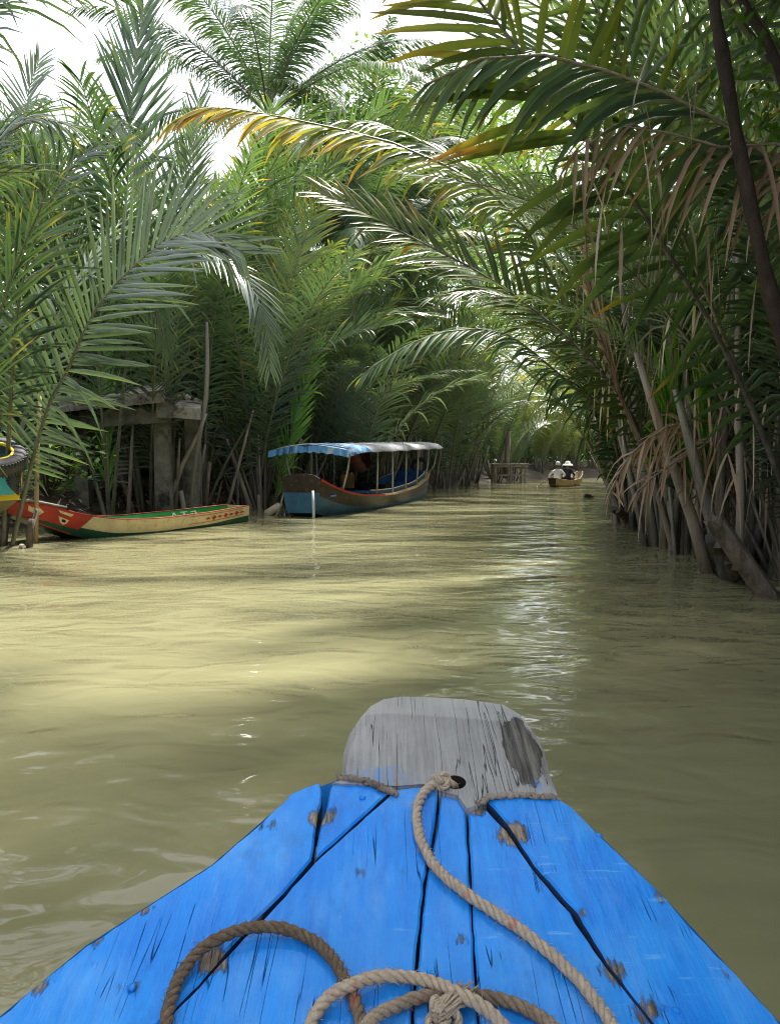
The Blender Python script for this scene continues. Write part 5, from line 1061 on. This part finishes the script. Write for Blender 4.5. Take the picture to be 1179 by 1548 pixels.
M['cutwood'] = rough_mat('bluish_wet_stump', (.03, .028, .03), (.12, .105, .095), 8, (1, 1, .3), .5, .006, .5, dark=(.02, .018, .018))
# ------------------------------------------------------------------ log, stumps and stalks at the water's edge
def log(name, label, a, b, r0, r1, m, cat='log', sides=9, seed=0, flat=1.0):
    g = random.Random(seed); a, b = Vector(a), Vector(b); n = 12; mb = MB(); ax = (b - a).normalized(); A = ax.cross(Vector((.3, .2, 1))).normalized(); B = ax.cross(A); vs = []
    kr = [g.uniform(.86, 1.12) for _ in range(sides)]; en = [g.uniform(-.05, .07) for _ in range(sides)]
    for i in range(n):
        t = i/(n-1); r = r0 + (r1-r0)*t
        for k in range(sides): th = 2*math.pi*k/sides; rr_ = r*kr[k]*g.uniform(.97, 1.03); vs.append(a.lerp(b, t) + ax*(en[k] if i == n-1 else 0) + A*math.cos(th)*rr_ + B*math.sin(th)*rr_*flat)
    vs.append(b - ax*.02)
    fs = [(i*sides+k, i*sides+(k+1) % sides, (i+1)*sides+(k+1) % sides, (i+1)*sides+k) for i in range(n-1) for k in range(sides)] + [((n-1)*sides+k, (n-1)*sides+(k+1) % sides, n*sides) for k in range(sides)]
    mb.add(vs, fs); return tag(mb.build(name, M[m], None, tuple(a)), label, cat)
log('fallen_log', 'dark wet log leaning from the stump down into the water', PZ(1172, 918, -.08), P(1080, 788, 6.45), .115, .1, 'wetlog', seed=1, flat=.7)
log('tree_stump', 'short dark cut palm stump standing beside the leaning log', PZ(1100, 872, -.15), P(1083, 815, 6.95), .1, .095, 'cutwood', 'stump', seed=2)
log('tree_stump', 'low squat black stump under the leaning log', PZ(1115, 887, -.15), P(1108, 850, 6.75), .09, .085, 'wetlog', 'stump', seed=3)
log('pale_stem', 'pale smooth stem slanting down into the water near the leaning log', PZ(1185, 880, -.2), P(1140, 660, 7.2), .075, .05, 'greywood', 'stem', seed=4)
log('driftwood_log', 'broken driftwood log lying against the palm stems', PZ(968, 795, -.05), P(930, 770, 12.4), .1, .07, 'wetlog', seed=5)
g = random.Random(21)
for i in range(88):                                                  # leaning petioles crowding the edge
    y = 7.2 + (i/87)**1.3*13; x = float(xr(y)) + g.uniform(-.05, .6); a = Vector((x, y, -.35)); az = g.uniform(0, 6.28); le = R(g.uniform(2, 22)); Ls = g.uniform(2.2, 4.6)
    d = Vector((math.sin(le)*math.cos(az), math.sin(le)*math.sin(az)*.6, math.cos(le))); r0 = g.uniform(.035, .075); mb = MB()
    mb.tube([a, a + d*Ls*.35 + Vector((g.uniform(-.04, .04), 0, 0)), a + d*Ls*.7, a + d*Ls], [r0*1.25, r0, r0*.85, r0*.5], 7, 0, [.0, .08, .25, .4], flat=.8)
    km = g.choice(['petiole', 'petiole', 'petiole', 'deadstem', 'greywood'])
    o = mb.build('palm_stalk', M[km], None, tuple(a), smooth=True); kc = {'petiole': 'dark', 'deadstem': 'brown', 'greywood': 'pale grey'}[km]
    tag(o, f'bare {kc} palm stalk standing in the water ' + ('close behind the leaning log' if y < 10 else 'farther on from the leaning log'), 'stalk', f'{kc} stalks ' + ('behind the leaning log' if y < 10 else 'beyond the leaning log'))
for i in range(40):
    y = 15 + (i/39)*13; x = float(xl(y)) + g.uniform(-.6, .1); a = Vector((x, y, -.35)); az = g.uniform(0, 6.28); le = R(g.uniform(2, 25)); Ls = g.uniform(1.2, 2.8)
    d = Vector((math.sin(le)*math.cos(az), math.sin(le)*math.sin(az), math.cos(le))); r0 = g.uniform(.04, .075); mb = MB()
    mb.tube([a, a + d*Ls*.35, a + d*Ls*.7, a + d*Ls], [r0*1.3, r0, r0*.85, r0*.5], 7, 0, [.0, .05, .2, .35], flat=.8)
    o = mb.build('palm_stalk', M[g.choice(['petiole', 'petiole', 'deadstem'])], None, tuple(a), smooth=True)
    tag(o, 'bare dark palm stalk on the bank behind the moored boats', 'stalk', 'bare stalks behind the boats')
# leaf litter and twigs on the mud
def litter():
    g = np.random.default_rng(33); mb = MB()
    for i in range(5200):
        if i % 3: y = g.uniform(9, 30); x = float(xl(y)) - abs(g.normal(0, 1.3)) + .1
        else: y = g.uniform(5, 24); x = float(xr(y)) + abs(g.normal(0, 1.0)) + .1
        z = float(ground_z(x, y)); 
        if z < .02: continue
        a = g.uniform(0, 6.28); d = Vector((math.cos(a), math.sin(a), g.normal(.05, .22))).normalized(); L_ = g.uniform(.25, .9); w = d.cross(Vector((0, 0, 1))).normalized()*g.uniform(.012, .03)
        c = Vector((x, y, z + g.uniform(.01, .12))); s = Vector((0, 0, -.04)); t = g.uniform(.2, 1)
        mb.add([c - d*L_*.5 + s, c - w, c + d*L_*.5 + s, c + w], [(0, 1, 2, 3)], 0, t)
    o = mb.build('leaf_litter', M['dead'], None, (0, 0, 0), fix=False); o['kind'] = 'stuff'; tag(o, 'brown dry palm leaf litter on the mud banks', 'litter')
litter()
# small shrub by the tyre
b = Vector((-5.4, 12.2, .5)); sh = thing('shrub', 'small leafy bush with pale green leaves in front of the dock', 'shrub', tuple(b)); g = np.random.default_rng(41); mbl = MB()
for i in range(16):
    az = g.uniform(0, 6.28); e = b + Vector((math.cos(az)*g.uniform(.3, 1.0), math.sin(az)*.6, g.uniform(.6, 1.4))); mb = MB(); mb.tube([b, b.lerp(e, .5) + Vector((0, 0, .15)), e], [.014, .01, .004], 5); mb.build('twig', M['bark'], sh)
    for k in range(26):
        c = b.lerp(e, g.uniform(.3, 1.05)) + Vector(g.normal(0, .1, 3)); a = Vector((g.normal(), g.normal(), -.3)).normalized(); w = a.cross(Vector((g.normal(0, .4), g.normal(0, .4), 1))).normalized(); s = g.uniform(.08, .16)
        mbl.add([c, c + a*s*.5 + w*s*.26, c + a*s, c + a*s*.5 - w*s*.26], [(0, 1, 2, 3)], 0, g.uniform(.3, 1))
mbl.build('foliage', M['broad'], sh, fix=False)
